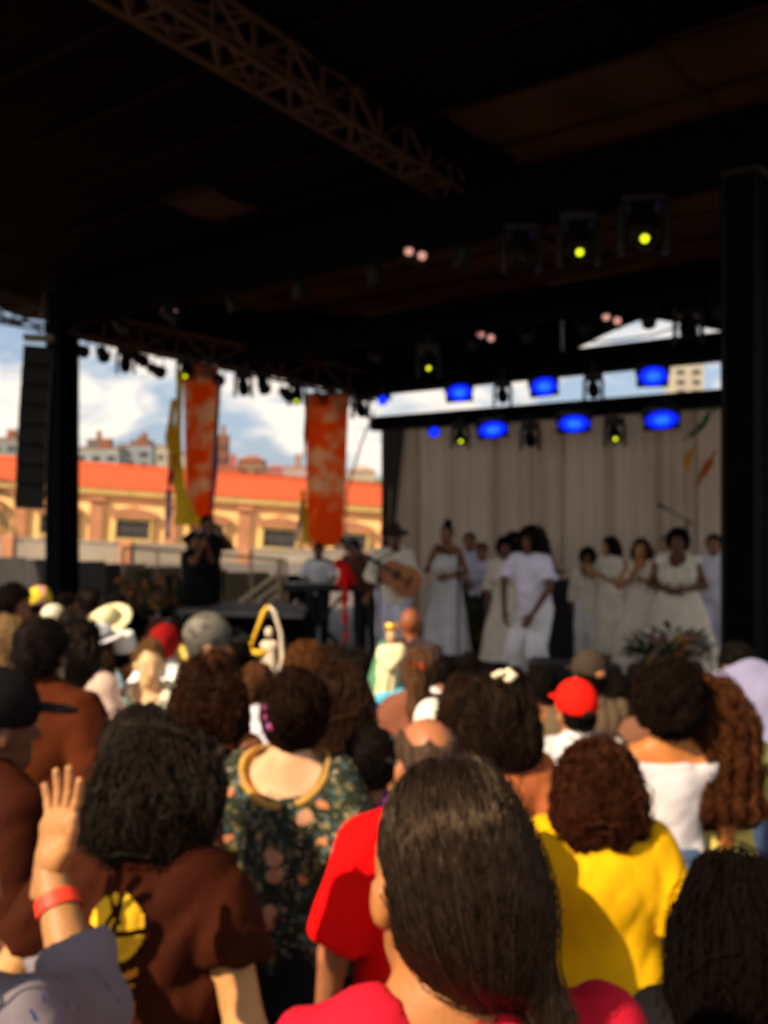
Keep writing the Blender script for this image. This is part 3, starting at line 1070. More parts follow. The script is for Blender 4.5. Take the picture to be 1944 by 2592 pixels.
# ------------------------------------------------------------------ far town
def block(name, label, u0, u1, vtop, d, colr, floors=6, roofc=(.3, .12, .07), hip=False, depth=None):
    x0, x1 = (u0-972)/FPX*d, (u1-972)/FPX*d
    zt = CAM_Z-(vtop-1296)/FPX*d
    dep = depth or (x1-x0)*.8
    root = empty(name, ((x0+x1)/2, d, 0))
    w = x1-x0
    MB().box((0, dep/2, zt/2-2), (w, dep, zt+4)).build('wall', material('plaster_%s' % label[:14], tuple(c*.55 for c in colr), rough=.9, var=.12, vscale=.3), root)
    rm = material('roof_%s' % label[:14], tuple(c*.7 for c in roofc), rough=.9, var=.2, vscale=.6)
    if hip:
        m = MB()
        b = len(m.v)
        o = w*.05
        m.v += [Vector(p) for p in ((-w/2-o, -o, zt), (w/2+o, -o, zt), (w/2+o, dep+o, zt), (-w/2-o, dep+o, zt), (-w*.2, dep*.5, zt+w*.2), (w*.2, dep*.5, zt+w*.2))]
        for q in ((0, 1, 5, 4), (2, 3, 4, 5), (1, 2, 5), (3, 0, 4), (3, 2, 1, 0)):
            m.f.append(list(q)); m.sm.append(False)
        m.build('roof', rm, root)
    else:
        MB().box((0, dep/2, zt+.25), (w*1.02, dep*1.02, .5)).build('roof', rm, root)
        MB().box((w*.12, dep/2, zt+1.6), (w*.25, dep*.3, 2.4)).build('roof_tank', rm, root)
    g = material('far_window', (.05, .055, .06), rough=.3, var=.3)
    fr = material('far_frame', (.5, .48, .45), rough=.8)
    cols = max(2, int(w/3.2))
    proto = None
    lowest = max(.5, 8)
    z = zt-2.4
    while z > lowest and floors > 0:
        for i in range(cols):
            xx = -w/2+(i+.5)*w/cols
            if proto is None:
                proto = MB().box((0, 0, 0), (w/cols*.5, .2, 1.3)).build('window', g, root)
                o = proto
            else:
                o = proto.copy(); col.objects.link(o); o.parent = root
            o.location = (xx, -.03, z)
        z -= 3.0; floors -= 1
    tag(root, label, 'building', 'buildings on the far hillside')
    return root
GREYB = (.42, .43, .45)
block('apartment_building', 'low grey block on the far hill beside the black hanging loudspeakers', -30, 48, 1112, 260, (.36, .36, .36), 4)
block('apartment_building', 'wide pale grey apartment block on the hill, lowest and longest of the grey ones', 186, 300, 1136, 250, (.45, .46, .47), 3)
block('apartment_building', 'narrow dark grey tower block rising above the long grey block', 220, 262, 1116, 262, (.20, .21, .23), 4)
block('apartment_building', 'mid grey apartment block on the hill between the dark tower and the banner', 300, 385, 1128, 270, (.40, .42, .46), 4)
block('apartment_building', 'slate grey block with a stepped top on the hill behind the mid grey one', 330, 380, 1118, 290, (.22, .24, .28), 3)
block('apartment_building', 'cream block half hidden behind the yellow ribbon of the banner', 395, 440, 1132, 240, (.60, .52, .44), 3)
block('apartment_building', 'pale cream block behind the foot of the banner above the orange roof', 436, 500, 1150, 220, (.62, .57, .50), 2)
block('apartment_building', 'tall brick red tower block beside the first orange banner', 541, 577, 1106, 230, (.34, .13, .08), 6)
block('house', 'brown house with a hipped red roof on the far hill', 600, 668, 1166, 200, (.40, .22, .13), 2, (.36, .10, .05), True)
block('house', 'red brick house with a flat red roof below the brown hipped one', 555, 606, 1186, 190, (.45, .16, .12), 1, (.5, .12, .08))
block('house', 'pink red house beside the second orange banner', 676, 716, 1184, 190, (.52, .20, .18), 1, (.5, .14, .12), True)
block('house', 'pale pink house right against the second orange banner', 716, 775, 1186, 185, (.62, .46, .42), 1, (.45, .25, .2))
block('house', 'cream gabled house between the second banner and the stage curtain', 880, 948, 1192, 170, (.66, .52, .38), 1, (.50, .34, .22), True)
block('apartment_building', 'tall cream tower block seen through the gap above the white curtain', 1703, 1782, 922, 300, (.72, .64, .52), 9, (.5, .45, .4), False, 8)

# ------------------------------------------------------------------ yellow building with orange roof
bx = empty('yellow_building', (-11.0, 60, 0))
bx.rotation_euler = (0, R(3.8), R(8))
YEL = material('yellow_plaster', (.92, .60, .25), rough=.9, var=.10, vscale=.8, bump=.2, bscale=3)
TRIM = material('terracotta_plaster', (.46, .20, .10), rough=.9, var=.15, vscale=1)
CORN = material('ochre_cornice', (.58, .38, .13), rough=.85, var=.12, vscale=1)
TILE = material('orange_tiles', (.46, .072, .018), rough=.85, var=.18, vscale=2.5, bump=.6, bscale=5, stretch=(4, .6, .6))
x0, x1, ze = -19.0, 15.0, 3.08
MB().box(((x0+x1)/2, 4.2, ze/2-.5), (x1-x0, 8, ze+1)).build('wall', YEL, bx)
m = MB(); zr = 4.80
m.quad((x0-.5, -.22, ze+.22), (x1+.5, -.22, ze+.22), (x1+.5, 4.2, zr), (x0-.5, 4.2, zr))
m.quad((x1+.5, 9, ze+.22), (x0-.5, 9, ze+.22), (x0-.5, 4.2, zr), (x1+.5, 4.2, zr))
rf = m.build('roof', TILE, bx)
ridge = MB().tube([(x0-.5, 4.2, zr+.02), (x1+.5, 4.2, zr+.02)], .13, 8).build('ridge', TILE, rf)
MB().box(((x0+x1)/2, .16, ze+.02), (x1-x0+.6, .62, .34)).build('cornice', CORN, bx)
MB().box(((x0+x1)/2, .17, ze-.27), (x1-x0+.3, .40, .24)).build('moulding', TRIM, bx)
pil = [-15.0+4.36*i for i in range(7)]
for x in pil:
    o = MB().box((x, .07, ze/2-.42), (.75, .30, ze-.0)).build('pilaster', TRIM, bx)
    MB().box((x, -.02, ze-.50), (.95, .4, .2)).build('capital', TRIM, o)
DARKG = material('dark_window', (.03, .03, .035), rough=.25, var=.2)
BARM = material('window_bars', (.14, .13, .12), rough=.6)
for i in range(-1, 6):
    x = -12.82+4.36*i
    wz = .93
    w = MB().box((x, .1, wz), (1.95, .16, 1.1)).build('window', DARKG, bx)
    m = MB()
    for zf in (-.62, .62): m.box((x, .02, wz+zf), (2.25, .32, .16))
    for xf in (-1.05, 1.05): m.box((x+xf, .02, wz), (.15, .30, 1.06))
    m.build('frame', CORN, w)
    bars = MB()
    for k in range(9): bars.box((x-.84+.21*k, -.01, wz), (.045, .05, 1.06))
    bars.box((x, -.045, wz), (1.94, .03, .05))
    bars.build('window_bars', BARM, w)
    pd = MB().box((x, -.05, 1.79), (2.7, .36, .34))
    b = len(pd.v)
    pd.v += [Vector(p) for p in ((x-1.3, -.28, 1.965), (x+1.3, -.28, 1.965), (x, -.28, 2.36), (x-1.3, .2, 1.965), (x+1.3, .2, 1.965), (x, .2, 2.36))]
    for q in ((0, 1, 2), (5, 4, 3), (0, 2, 5, 3), (1, 4, 5, 2), (0, 3, 4, 1)):
        pd.f.append([b+k for k in q]); pd.sm.append(False)
    pd.build('pediment', TRIM, w)
tag(bx, 'long yellow building with an orange tiled roof, terracotta pilasters and barred windows', 'building')

wl = empty('low_wall', (-9, 44, 0)); wl.rotation_euler = (0, R(2.6), 0)
WHT = material('whitewashed_wall', (.30, .25, .20), rough=.9, var=.12, vscale=.6)
MB().box((0, 0, .25), (44, .25, .95)).build('wall', WHT, wl)
MB().box((0, 0, .765), (44, .36, .08)).build('coping', WHT, wl)
for k in range(8):
    MB().box((-18+5.2*k, -.06, .3), (.5, .42, 1.15)).build('pier', TRIM, wl)
tag(wl, 'low whitewashed wall with brown piers in front of the yellow building', 'wall')

# palm at the picture's left border
def palm(base, h, seed):
    root = empty('palm_tree', base)
    r = random.Random(seed)
    m = MB(); pts = [(math.sin(i*.4)*.06, 0, h*i/8) for i in range(9)]
    m.tube(pts, [.17-.008*i for i in range(9)], 10).build('trunk', material('palm_bark', (.13, .10, .07), rough=.95, var=.3, vscale=5), root)
    lm = material('palm_leaf', (.035, .06, .018), rough=.6, var=.35)
    for k in range(22):
        a = k*2.399; el = r.uniform(-.5, .9); L = r.uniform(1.6, 2.2)
        m = MB(); sp = []
        for i in range(10):
            t = i/9
            rad = L*t*math.cos(el*(1-.6*t)); zz_ = h+L*(t*math.sin(el)-.55*t*t)
            sp.append(Vector((rad*math.cos(a), rad*math.sin(a), zz_)))
        m.tube(sp, [.022*(1-.8*i/9) for i in range(10)], 5)
        sd = Vector((-math.sin(a), math.cos(a), 0))
        for i in range(1, 10):
            for q in (0, .33, .66):
                p = sp[i-1].lerp(sp[i], q); dr = (sp[i]-sp[i-1]).normalized()
                for s_ in (1, -1):
                    tip = p+sd*s_*(.42-.025*i)+dr*.22+Vector((0, 0, -.16-.1*r.random()))
                    m.quad(p-dr*.018, p+dr*.018, tip+dr*.006, tip-dr*.006)
        m.build('frond', lm, root)
    tag(root, 'dark green palm tree at the foot of the hanging loudspeakers', 'palm tree')
palm((-14.0, 33, 0), 2.9, 4)

# ------------------------------------------------------------------ roof over stage and audience
def unit_cyl(key, mat_, n=8):
    k = 'cyl_'+key
    if k not in _m:
        m = MB().tube([(0, 0, 0), (0, 0, 1)], 1.0, n)
        me = bpy.data.meshes.new(k); me.from_pydata([tuple(v) for v in m.v], [], m.f); me.polygons.foreach_set('use_smooth', m.sm); me.update()
        me.materials.append(mat_)
        _m[k] = me
    return _m[k]
def bar(name, a, b, r, key, mat_, parent, org):
    a = Vector(a); b = Vector(b); d = b-a
    o = bpy.data.objects.new(name, unit_cyl(key, mat_))
    col.objects.link(o); o.parent = parent
    q = d.to_track_quat('Z', 'Y').to_matrix().to_4x4()
    o.matrix_local = Matrix.Translation(a-Vector(org)) @ q @ Matrix.Diagonal((r, r, d.length, 1))
    return o
def truss(name, label, cat, A, B, size, bay, rc, rb, key, mat_, group=None, cover=None, faces=(0, 1, 2, 3), up=Vector((0, 0, 1))):
    A = Vector(A); B = Vector(B)
    root = empty(name, A)
    d = (B-A).normalized()
    x = d.cross(up).normalized(); y = x.cross(d).normalized()
    h = size/2
    cs = [x*h+y*h, -x*h+y*h, -x*h-y*h, x*h-y*h]
    for c in cs: bar('chord', A+c, B+c, rc, key, mat_, root, A)
    L = (B-A).length; n = max(2, round(L/bay))
    for fidx in faces:
        c0, c1 = cs[fidx], cs[(fidx+1) % 4]
        for i in range(n):
            p, q = A+d*(L*i/n), A+d*(L*(i+1)/n)
            e0, e1 = (c0, c1) if i % 2 == 0 else (c1, c0)
            bar('brace', p+e0, q+e1, rb, key, mat_, root, A)
            if i > 0: bar('strut', p+c0, p+c1, rb, key, mat_, root, A)
    if cover:
        rot = Matrix((x, d, y)).transposed()
        o = MB().box((A+B)/2-A, (size*cover[0], L, size*cover[1]), rot).build('cover', BLACK, root)
    tag(root, label, cat, group)
    return root

def roof_z(s, n): return 6.40-.058*n
GLOW_TARP = material('sunglow_tan_tarpaulin', (.058, .029, .012), rough=.85, var=.35, vscale=1.2, translucent=.5)  # tan colour stands in for sunlight glowing through the roof; partly translucent
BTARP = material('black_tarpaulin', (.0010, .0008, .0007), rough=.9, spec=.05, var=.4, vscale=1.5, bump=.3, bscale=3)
roof = empty('canopy_roof', W(7, 7, 6))
ns = [.03+.93*i for i in range(16)]
org = Vector(W(7, 7, 6))
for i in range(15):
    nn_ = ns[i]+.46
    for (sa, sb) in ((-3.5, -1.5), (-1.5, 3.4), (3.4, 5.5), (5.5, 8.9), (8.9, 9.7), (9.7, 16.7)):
        tan = (nn_ > 9.6) or (7.7 < nn_ < 9.6 and sb <= 5.5) or (7.7 < nn_ < 8.7 and sa == 8.9)  # lit patches of the ceiling, put in as lighter tan panels
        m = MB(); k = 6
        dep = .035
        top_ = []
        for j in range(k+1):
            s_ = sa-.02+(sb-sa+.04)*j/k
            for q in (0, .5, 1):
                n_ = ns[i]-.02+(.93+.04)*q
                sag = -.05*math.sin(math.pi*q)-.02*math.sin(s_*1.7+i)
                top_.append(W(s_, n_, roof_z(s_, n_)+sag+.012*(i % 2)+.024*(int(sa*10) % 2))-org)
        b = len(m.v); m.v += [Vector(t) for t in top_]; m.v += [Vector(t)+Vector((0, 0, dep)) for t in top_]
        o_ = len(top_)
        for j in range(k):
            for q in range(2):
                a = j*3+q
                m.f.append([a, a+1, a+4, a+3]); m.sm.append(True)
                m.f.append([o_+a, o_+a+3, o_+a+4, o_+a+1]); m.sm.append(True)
        m.build('roof_panel', GLOW_TARP if tan else BTARP, roof)
    bar('seam', W(-3.5, ns[i], roof_z(0, ns[i])-.02), W(16.7, ns[i], roof_z(0, ns[i])-.02), .016, 'seam', material('seam_webbing', (.014, .005, .003), rough=.9, spec=.05), roof, org)
tag(roof, 'huge dark canopy roof of tarpaulin panels over stage and audience', 'roof')

# hanging valances that close the back and the far side of the roof
def valance(name, label, pts):
    """pts: list of (s, n, zlow); top follows the roof"""
    a = W(*pts[0][:2], pts[0][2]); root = None
    m = MB()
    for i in range(len(pts)-1):
        (s0, n0, l0), (s1, n1, l1) = pts[i], pts[i+1]
        k = max(2, int(abs(s1-s0)+abs(n1-n0)))*3
        for j in range(k):
            def q(t):
                s_, n_, l_ = s0+(s1-s0)*t, n0+(n1-n0)*t, l0+(l1-l0)*t
                w = .03*math.sin(t*k*1.3)
                return W(s_, n_+w, l_), W(s_, n_+w, roof_z(s_, n_)+.1)
            (p0, t0), (p1, t1) = q(j/k), q((j+1)/k)
            m.quad(p0, p1, t1, t0, True)
            o_ = NX*.02
            m.quad(p1+o_, p0+o_, t0+o_, t1+o_, True)
            m.quad(p0, p0+o_, p1+o_, p1)
    o = m.build(name, BLACK)
    tag(o, label, 'valance')
valance('valance', 'black gabled cloth valance closing the roof above the white curtain', [(12.0, 13.45, 4.3), (11.0, 13.45, 4.38), (7.63, 13.45, 4.66), (6.29, 13.45, 5.06), (5.13, 13.45, 4.72), (2.5, 13.45, 4.4)])
valance('valance', 'black cloth valance behind the side truss that carries the banners', [(14.4, 9.2, 5.2), (13.2, 10.9, 4.85), (11.05, 13.47, 4.2)])

truss('roof_truss', 'rusty lattice box truss crossing the dark roof overhead', 'truss', (-3.58, 3.75, 5.92), (2.25, 13.3, 5.84), .34, .46, .024, .016, 'steel', STEEL)
truss('roof_truss', 'rusty lattice truss at the canopy edge above the hanging loudspeakers', 'truss', W(15.3, 2.5, 5.85), W(15.3, 13.0, 5.45), .42, .6, .026, .018, 'steel2', STEEL2)
truss('front_truss', 'thick black covered truss spanning the front of the stage', 'truss', W(1.2, 9, 5.56), W(14.2, 9, 5.50), .44, 1.0, .03, .02, 'blackm', BLACKM, cover=(1.14, 1.14))
truss('middle_truss', 'black covered lighting truss between the stage front and the curtain', 'truss', W(2.6, 11.47, 5.0), W(12.4, 11.47, 4.95), .34, 1.0, .025, .018, 'blackm', BLACKM, cover=(1.14, 1.14))
truss('lighting_truss', 'upper black lighting truss across the sky gap behind the stage', 'truss', W(3.2, 12.9, 4.42), W(11.2, 12.9, 4.42), .30, .8, .025, .018, 'blackm', BLACKM, cover=(1.16, 1.16))
truss('curtain_truss', 'lower black truss from which the white curtain hangs', 'truss', W(3.2, 13.15, 3.77), W(11.15, 13.15, 3.77), .20, .8, .02, .015, 'blackm', BLACKM, cover=(1.16, 1.16))
truss('side_truss', 'sagging black side truss crowded with lamps between loudspeakers and curtain', 'truss', W(14.2, 9.1, 5.32), W(11.15, 13.3, 4.40), .40, .6, .026, .018, 'steel', STEEL)

def tower(label, s, n, h, size):
    c = W(s, n, 0); root = empty('tower', c)
    rz = math.atan2(SX.y, SX.x)
    rot = Matrix.Rotation(rz, 3, 'Z')
    hs = size/2
    for a, b in ((1, 1), (1, -1), (-1, 1), (-1, -1)):
        p = c+rot @ Vector((a*hs, b*hs, 0))
        bar('chord', p, p+Vector((0, 0, h)), .03, 'blackm', BLACKM, root, c)
    k = int(h/.5)
    for i in range(k):
        for f, (a0, b0, a1, b1) in enumerate(((1, 1, 1, -1), (1, -1, -1, -1), (-1, -1, -1, 1), (-1, 1, 1, 1))):
            p = c+rot @ Vector((a0*hs, b0*hs, i*.5)); q = c+rot @ Vector((a1*hs, b1*hs, i*.5+.5))
            bar('brace', p, q, .016, 'blackm', BLACKM, root, c)
    MB().box((0, 0, h/2), (size*1.18, size*1.18, h), rot).build('cover', BLACK, root)
    MB().box((0, 0, h+.06), (size*1.25, size*1.25, .12), rot, .03).build('head_block', BLACKM, root)
    MB().box((0, 0, .05), (size*2.0, size*2.0, .10), rot, .02).build('base_plate', BLACKM, root)
    tag(root, label, 'tower')
tower('wide black roof tower at the right end of the stage front', 3.22, 8.98, 5.25, .29)
tower('black roof tower beside the hanging loudspeakers', 14.2, 9.0, 5.25, .32)

# ------------------------------------------------------------------ stage deck
def prism(name, pts, z0, z1, mat_, parent=None):
    n = len(pts); m = MB()
    m.v += [Vector((p[0], p[1], z0)) for p in pts]+[Vector((p[0], p[1], z1)) for p in pts]
    m.f.append(list(range(n))[::-1]); m.sm.append(False)
    m.f.append(list(range(n, 2*n))); m.sm.append(False)
    for i in range(n):
        j = (i+1) % n
        m.f.append([i, j, n+j, n+i]); m.sm.append(False)
    return m.build(name, mat_, parent)
STZ = .40
stage = empty('stage', (0, 0, 0))
DECK = material('stage_plywood', (.05, .045, .04), rough=.7, var=.3, vscale=4)
for i in range(9):
    sa, sb = 14.0-i*1.22, 14.0-(i+1)*1.22
    for j in range(5):
        na, nb_ = 7.9+j*1.15, 7.9+(j+1)*1.15
        c = [W(sa-.006, na+.006, 0), W(sb+.006, na+.006, 0), W(sb+.006, nb_-.006, 0), W(sa-.006, nb_-.006, 0)]
        prism('deck_panel', c[::-1], STZ-.05, STZ, DECK, stage)
m = MB()
k = 90
for i in range(k):
    def q(t): return W(14.0-10.98*t, 7.9-.03+.025*math.sin(t*260), 0)
    a, b = q(i/k), q((i+1)/k)
    m.quad(b, a, a+Vector((0, 0, STZ-.055)), b+Vector((0, 0, STZ-.055)), True)
m.build('skirt', BLACK, stage)
tag(stage, 'low black stage deck with a black skirt', 'stage')

# ------------------------------------------------------------------ white curtain
cur = empty('stage_curtain', W(7.7, 13.3, 0))
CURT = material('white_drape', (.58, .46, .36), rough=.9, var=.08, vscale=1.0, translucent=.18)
corg = W(7.7, 13.3, 0)
s_ = 11.12
rr = random.Random(5)
k_ = 0
while s_ > 4.3:
    wdt = rr.uniform(.62, .95)
    m = MB(); cols_, rows_ = 34, 10
    phs = rr.uniform(0, 6); fq = rr.uniform(18, 34); am0 = rr.uniform(.04, .12)
    for j in range(rows_+1):
        z = 3.68-(3.68-STZ-.02)*j/rows_
        for i in range(cols_+1):
            ss = s_-wdt*i/cols_
            am = am0*(.55+.45*j/rows_)
            n_ = 13.3+am*math.sin(ss*fq+phs+.5*math.sin(j*.4))+.4*am*math.sin(ss*fq*.43+1+phs)+.02*(k_ % 2)
            m.v.append(W(ss, n_, z)-corg)
    w1 = cols_+1
    for j in range(rows_):
        for i in range(cols_):
            a = j*w1+i
            m.f.append([a, a+1, a+w1+1, a+w1]); m.sm.append(True)
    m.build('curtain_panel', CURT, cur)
    s_ -= wdt-.10
    k_ += 1
tag(cur, 'pleated off-white curtain hanging across the back of the stage', 'curtain')
# dark leg drape at the left end of the curtain
m = MB()
for i in range(12):
    t0, t1 = i/12, (i+1)/12
    def q(t, z):
        wtop = .55*(1-(3.82-z)/3.4*.85)
        return W(11.05-wtop*t-.04, 13.18+.03*math.sin(t*16), z)
    for j in range(8):
        za, zb = 3.82-3.4*j/8, 3.82-3.4*(j+1)/8
        m.quad(q(t0, zb), q(t1, zb), q(t1, za), q(t0, za), True)
tag(m.build('leg_drape', material('dark_drape', (.045, .038, .034), rough=.9)), 'dark drape narrowing downwards at the left end of the white curtain', 'drape')

# ------------------------------------------------------------------ lamps
def emat(key, c, s): return material(key, tuple(x*.4 for x in c), rough=.3, emit=c, estr=s)
BLUE0 = emat('blue_lamp_rim', (.001, .012, .8), .75)
BLUE = emat('blue_lamp', (.002, .02, .95), 1.3)
BLUE2 = emat('blue_lamp_core', (.008, .075, 1.0), 1.7)
YLED = emat('yellow_led', (.75, .85, .01), 1.4)
PINK = emat('pink_bulb', (.9, .42, .34), .55)
LENS = material('dark_lens', (.02, .02, .025), rough=.12, spec=.6)
def aim(p, target):
    d = (Vector(target)-Vector(p)).normalized()
    return d.to_track_quat('Z', 'Y').to_matrix().to_4x4()
def par_can(p, label, target=(0, 0, 1.6), r=.11, L=.26, lens=LENS, group=None, hang=.22, name='stage_lamp', core=None):
    p = Vector(p); root = empty(name, p)
    M = aim(p, target)
    MB().lathe([(r*.55, -L*.75), (r*.8, -L*.70), (r*.86, -L*.2), (r, 0), (r, L*.25), (r*.93, L*.25), (r*.93, L*.12)], 16, M).build('housing', BLACKM, root)
    o = MB().lathe([(r*.02, L*.14), (r*.6, L*.15), (r*.92, L*.135)], 16, M).build('lens', lens, root)
    if core: MB().lathe([(r*.02, L*.165), (r*.4, L*.16)], 12, M).build('bulb_glow', core, o)
    x = (M.to_3x3() @ Vector((1, 0, 0)))
    x = Vector((x.x, x.y, 0)).normalized() if Vector((x.x, x.y, 0)).length > .1 else Vector((1, 0, 0))
    MB().tube([x*r*1.1, x*r*1.15+Vector((0, 0, hang*.8)), Vector((0, 0, hang)), -x*r*1.15+Vector((0, 0, hang*.8)), -x*r*1.1], .012, 6).build('yoke', BLACKM, root)
    MB().box((0, 0, hang+.04), (.06, .05, .10), None, .008).build('clamp', BLACKM, root)
    tag(root, label, 'stage light', group)
    return root
def wash_panel(p, label, w, h, group):
    p = Vector(p); root = empty('wash_light', p)
    rot = Matrix.Rotation(math.atan2(p.x, p.y)*-1+.12, 3, 'Z') @ Matrix.Rotation(R(18), 3, 'X') @ Matrix.Rotation(R(random.uniform(-9, 4)), 3, 'Y')
    MB().box((0, 0, 0), (w+.04, .12, h+.04), rot, .02).build('housing', BLACKM, root)
    MS = rot.to_4x4() @ Matrix.Translation((0, -.060, 0)) @ Matrix.Diagonal((w/2, 1, h/2, 1)) @ Matrix.Rotation(R(90), 4, 'X')
    o = MB().lathe([(1.0, 0), (.92, .012), (.75, .016)], 24, MS).build('lens', BLUE0, root)
    MB().lathe([(.75, .0165), (.45, .019)], 24, MS).build('lens_ring', BLUE, o)
    MB().lathe([(.45, .0195), (.2, .021), (.01, .0215)], 20, MS).build('bulb_glow', BLUE2, o)
    for s in (1, -1):
        MB().tube([rot @ Vector((s*(w/2+.03), 0, 0)), rot @ Vector((s*(w/2+.03), .02, .14)), Vector((0, .02, .26))], .012, 6).build('yoke', BLACKM, root)
    tag(root, label, 'stage light', group)
    return root
def moving_head(p, label, target=(0, 0, 1.6), k=1.0, led=None, group=None, hang=0):
    p = Vector(p); root = empty('moving_head_light', p)
    rz = math.atan2(-(target[0]-p.x), target[1]-p.y)
    rot = Matrix.Rotation(rz, 3, 'Z')
    MB().box((0, 0, .20*k), (.30*k, .26*k, .13*k), rot, .02*k).build('base', BLACKP, root)
    for s in (1, -1):
        MB().box(rot @ Vector((s*.145*k, 0, -.02*k)), (.05*k, .13*k, .34*k), rot, .018*k).build('yoke_arm', BLACKP, root)
    M = Matrix.Rotation(rz, 4, 'Z') @ Matrix.Rotation(R(110), 4, 'X')
    M = aim(p, (target[0], target[1], target[2]-6))
    hd_ = MB().lathe([(.04*k, -.17*k), (.085*k, -.15*k), (.10*k, -.05*k), (.105*k, .08*k), (.09*k, .18*k), (.08*k, .19*k), (.078*k, .17*k)], 16, M).build('head', BLACKP, root)
    MB().lathe([(.002, .172*k), (.077*k, .172*k)], 14, M).build('lens', LENS, hd_)
    if led:
        MB().lathe([(.002, .197*k), (.024*k, .193*k), (.027*k, .18*k)], 12, M).build('indicator_lamp', led, hd_)
    MB().box((0, 0, .31*k+hang/2), (.06*k, .06*k, .12*k+hang), rot).build('clamp', BLACKM, root)
    tag(root, label, 'stage light', group)
    return root
def on(u, v, s_n, ):
    """pixel ray met with the vertical plane n = s_n"""
    dx, dz = (u-972)/FPX, -(v-1296)/FPX
    d = s_n/(dx*NX.x+NX.y)
    return Vector((dx*d, d, CAM_Z+dz*d))
for u, v, lb in ((1162, 992, 'blue lit lamp in the sky gap nearest the side truss'), (1376, 976, 'blue lit lamp in the sky gap between two black moving heads'), (1652, 950, 'blue lit lamp in the sky gap beside the cream tower block')):
    wash_panel(on(u, v, 12.6), lb, .38, .27, 'blue lamps on the upper truss')
for u, v, lb in ((1246, 1085, 'blue lit lamp before the curtain above the tall singer and the musicians'), (1452, 1070, 'blue lit lamp before the curtain above the gap beside the dancer'), (1674, 1060, 'blue lit lamp before the curtain nearest the right tower')):
    wash_panel(on(u, v, 12.75), lb, .44, .25, 'blue lamps in front of the curtain')
par_can(on(1098, 1092, 12.85), 'dim blue lamp at the left top of the white curtain', (1.5, 9, 1.0), .09, .22, BLUE, hang=.16)
par_can(on(968, 1012, 12.0), 'small violet blue lamp above the left end of the curtain', (1.5, 6, 1.0), .08, .2, BLUE, hang=.16)
for u, v, lb in ((1272, 1000, 'unlit black moving head light in the sky gap above the robed singer'), (1502, 985, 'unlit black moving head light in the sky gap above the small curly haired singer')):
    moving_head(on(u, v, 12.5), lb, (1.0, 0, 2.2), .85, None, 'moving heads in the sky gap', .06)
for u, v, l in ((1165, 1108, YLED), (1342, 1110, None), (1556, 1100, YLED)):
    moving_head(on(u, v, 12.8), 'black moving head light in front of the white curtain' + (' with a yellow glow' if l else ', unlit'), (1.0, 0, 2.2), .9, l, 'moving heads in front of the curtain')
moving_head(on(1742, 830, 12.4), 'black moving head light in the roof gap beside the right tower', (1, 0, 2), 1.15, None, hang=.05)
for i, (u, v, k, l, lb) in enumerate(((1320, 632, 1.25, None, 'unlit black moving head light under the front truss'),
                           (1464, 612, 1.3, YLED, 'black moving head light under the front truss with a faint yellow glow'),
                           (1628, 572, 1.45, YLED, 'large black moving head light with a bright yellow glow next to the right tower'))):
    moving_head(on(u, v, 9.1), lb, (.8, 0, 2.2), k, l, hang=.05)
for u, v, n_, lb in ((1052, 640, 9.0, 'pink twin bulb blinder lamp under the front truss'), (430, 788, 9.3, 'pink twin bulb blinder lamp over the side truss'), (1550, 806, 12.2, 'dim twin bulb blinder lamp beside the roof gap'), (1230, 850, 12.0, 'dim twin bulb blinder lamp under the middle truss')):
    p = on(u, v, n_); root = empty('blinder_lamp', p)
    MB().box((0, .08, 0), (.32, .10, .18), Matrix.Rotation(R(20), 3, 'Y'), .015).build('housing', BLACKM, root)
    for sx in (-.075, .075):
        MB().lathe([(.002, .0), (.045, .004), (.055, -.012)], 14, Matrix.Translation((sx, .028, -sx*.35)) @ Matrix.Rotation(R(90), 4, 'X')).build('bulb', PINK, root)
    MB().box((0, .08, .17), (.04, .04, .2)).build('clamp', BLACKM, root)
    tag(root, lb, 'stage light')
moving_head(on(1085, 918, 10.9), 'black moving head light with a bright yellow green glow under the middle truss', (0, 0, 1.5), 1.0, YLED)
# lamps along the side truss
rr = random.Random(11)
A, B = W(14.2, 9.1, 5.32), W(11.15, 13.3, 4.40)
for i in range(15):
    t = .05+i/15*.93
    p = A.lerp(B, t)+Vector((rr.uniform(-.1, .1), -.1, -.36-rr.uniform(0, .13)))
    if i % 3 == 2:
        moving_head(p+Vector((0, 0, -.02)), {5: 'black moving head with a yellow glow on the side truss by the first banner', 11: 'black moving head with a yellow glow on the side truss by the second banner'}.get(i, 'unlit black moving head light hanging from the sagging side truss'), (rr.uniform(-2, 3), 6, 1), .95, YLED if i in (5, 11) else None, 'moving heads on the side truss')
    else:
        par_can(p, 'black can lamp hanging from the sagging side truss', (rr.uniform(-3, 6), rr.uniform(5, 14), 0), .105, .30, LENS, 'can lamps on the side truss', .24)
for i in range(9):
    t = .1+i/9*.8
    p = W(2.6, 11.47, 5.0).lerp(W(12.4, 11.47, 4.95), t)+Vector((0, -.05, -.40))
    par_can(p, 'black can lamp hanging from the middle truss', (rr.uniform(-2, 5), 8, 0), .09, .24, LENS, 'can lamps on the middle truss', .22)
for i in range(6):
    p = W(6.4+i*1.25, 9.05, 5.02)
    par_can(p, 'black can lamp hanging from the front truss', (rr.uniform(-1, 6), 14, 0), .10, .28, LENS, 'can lamps on the front truss', .26)

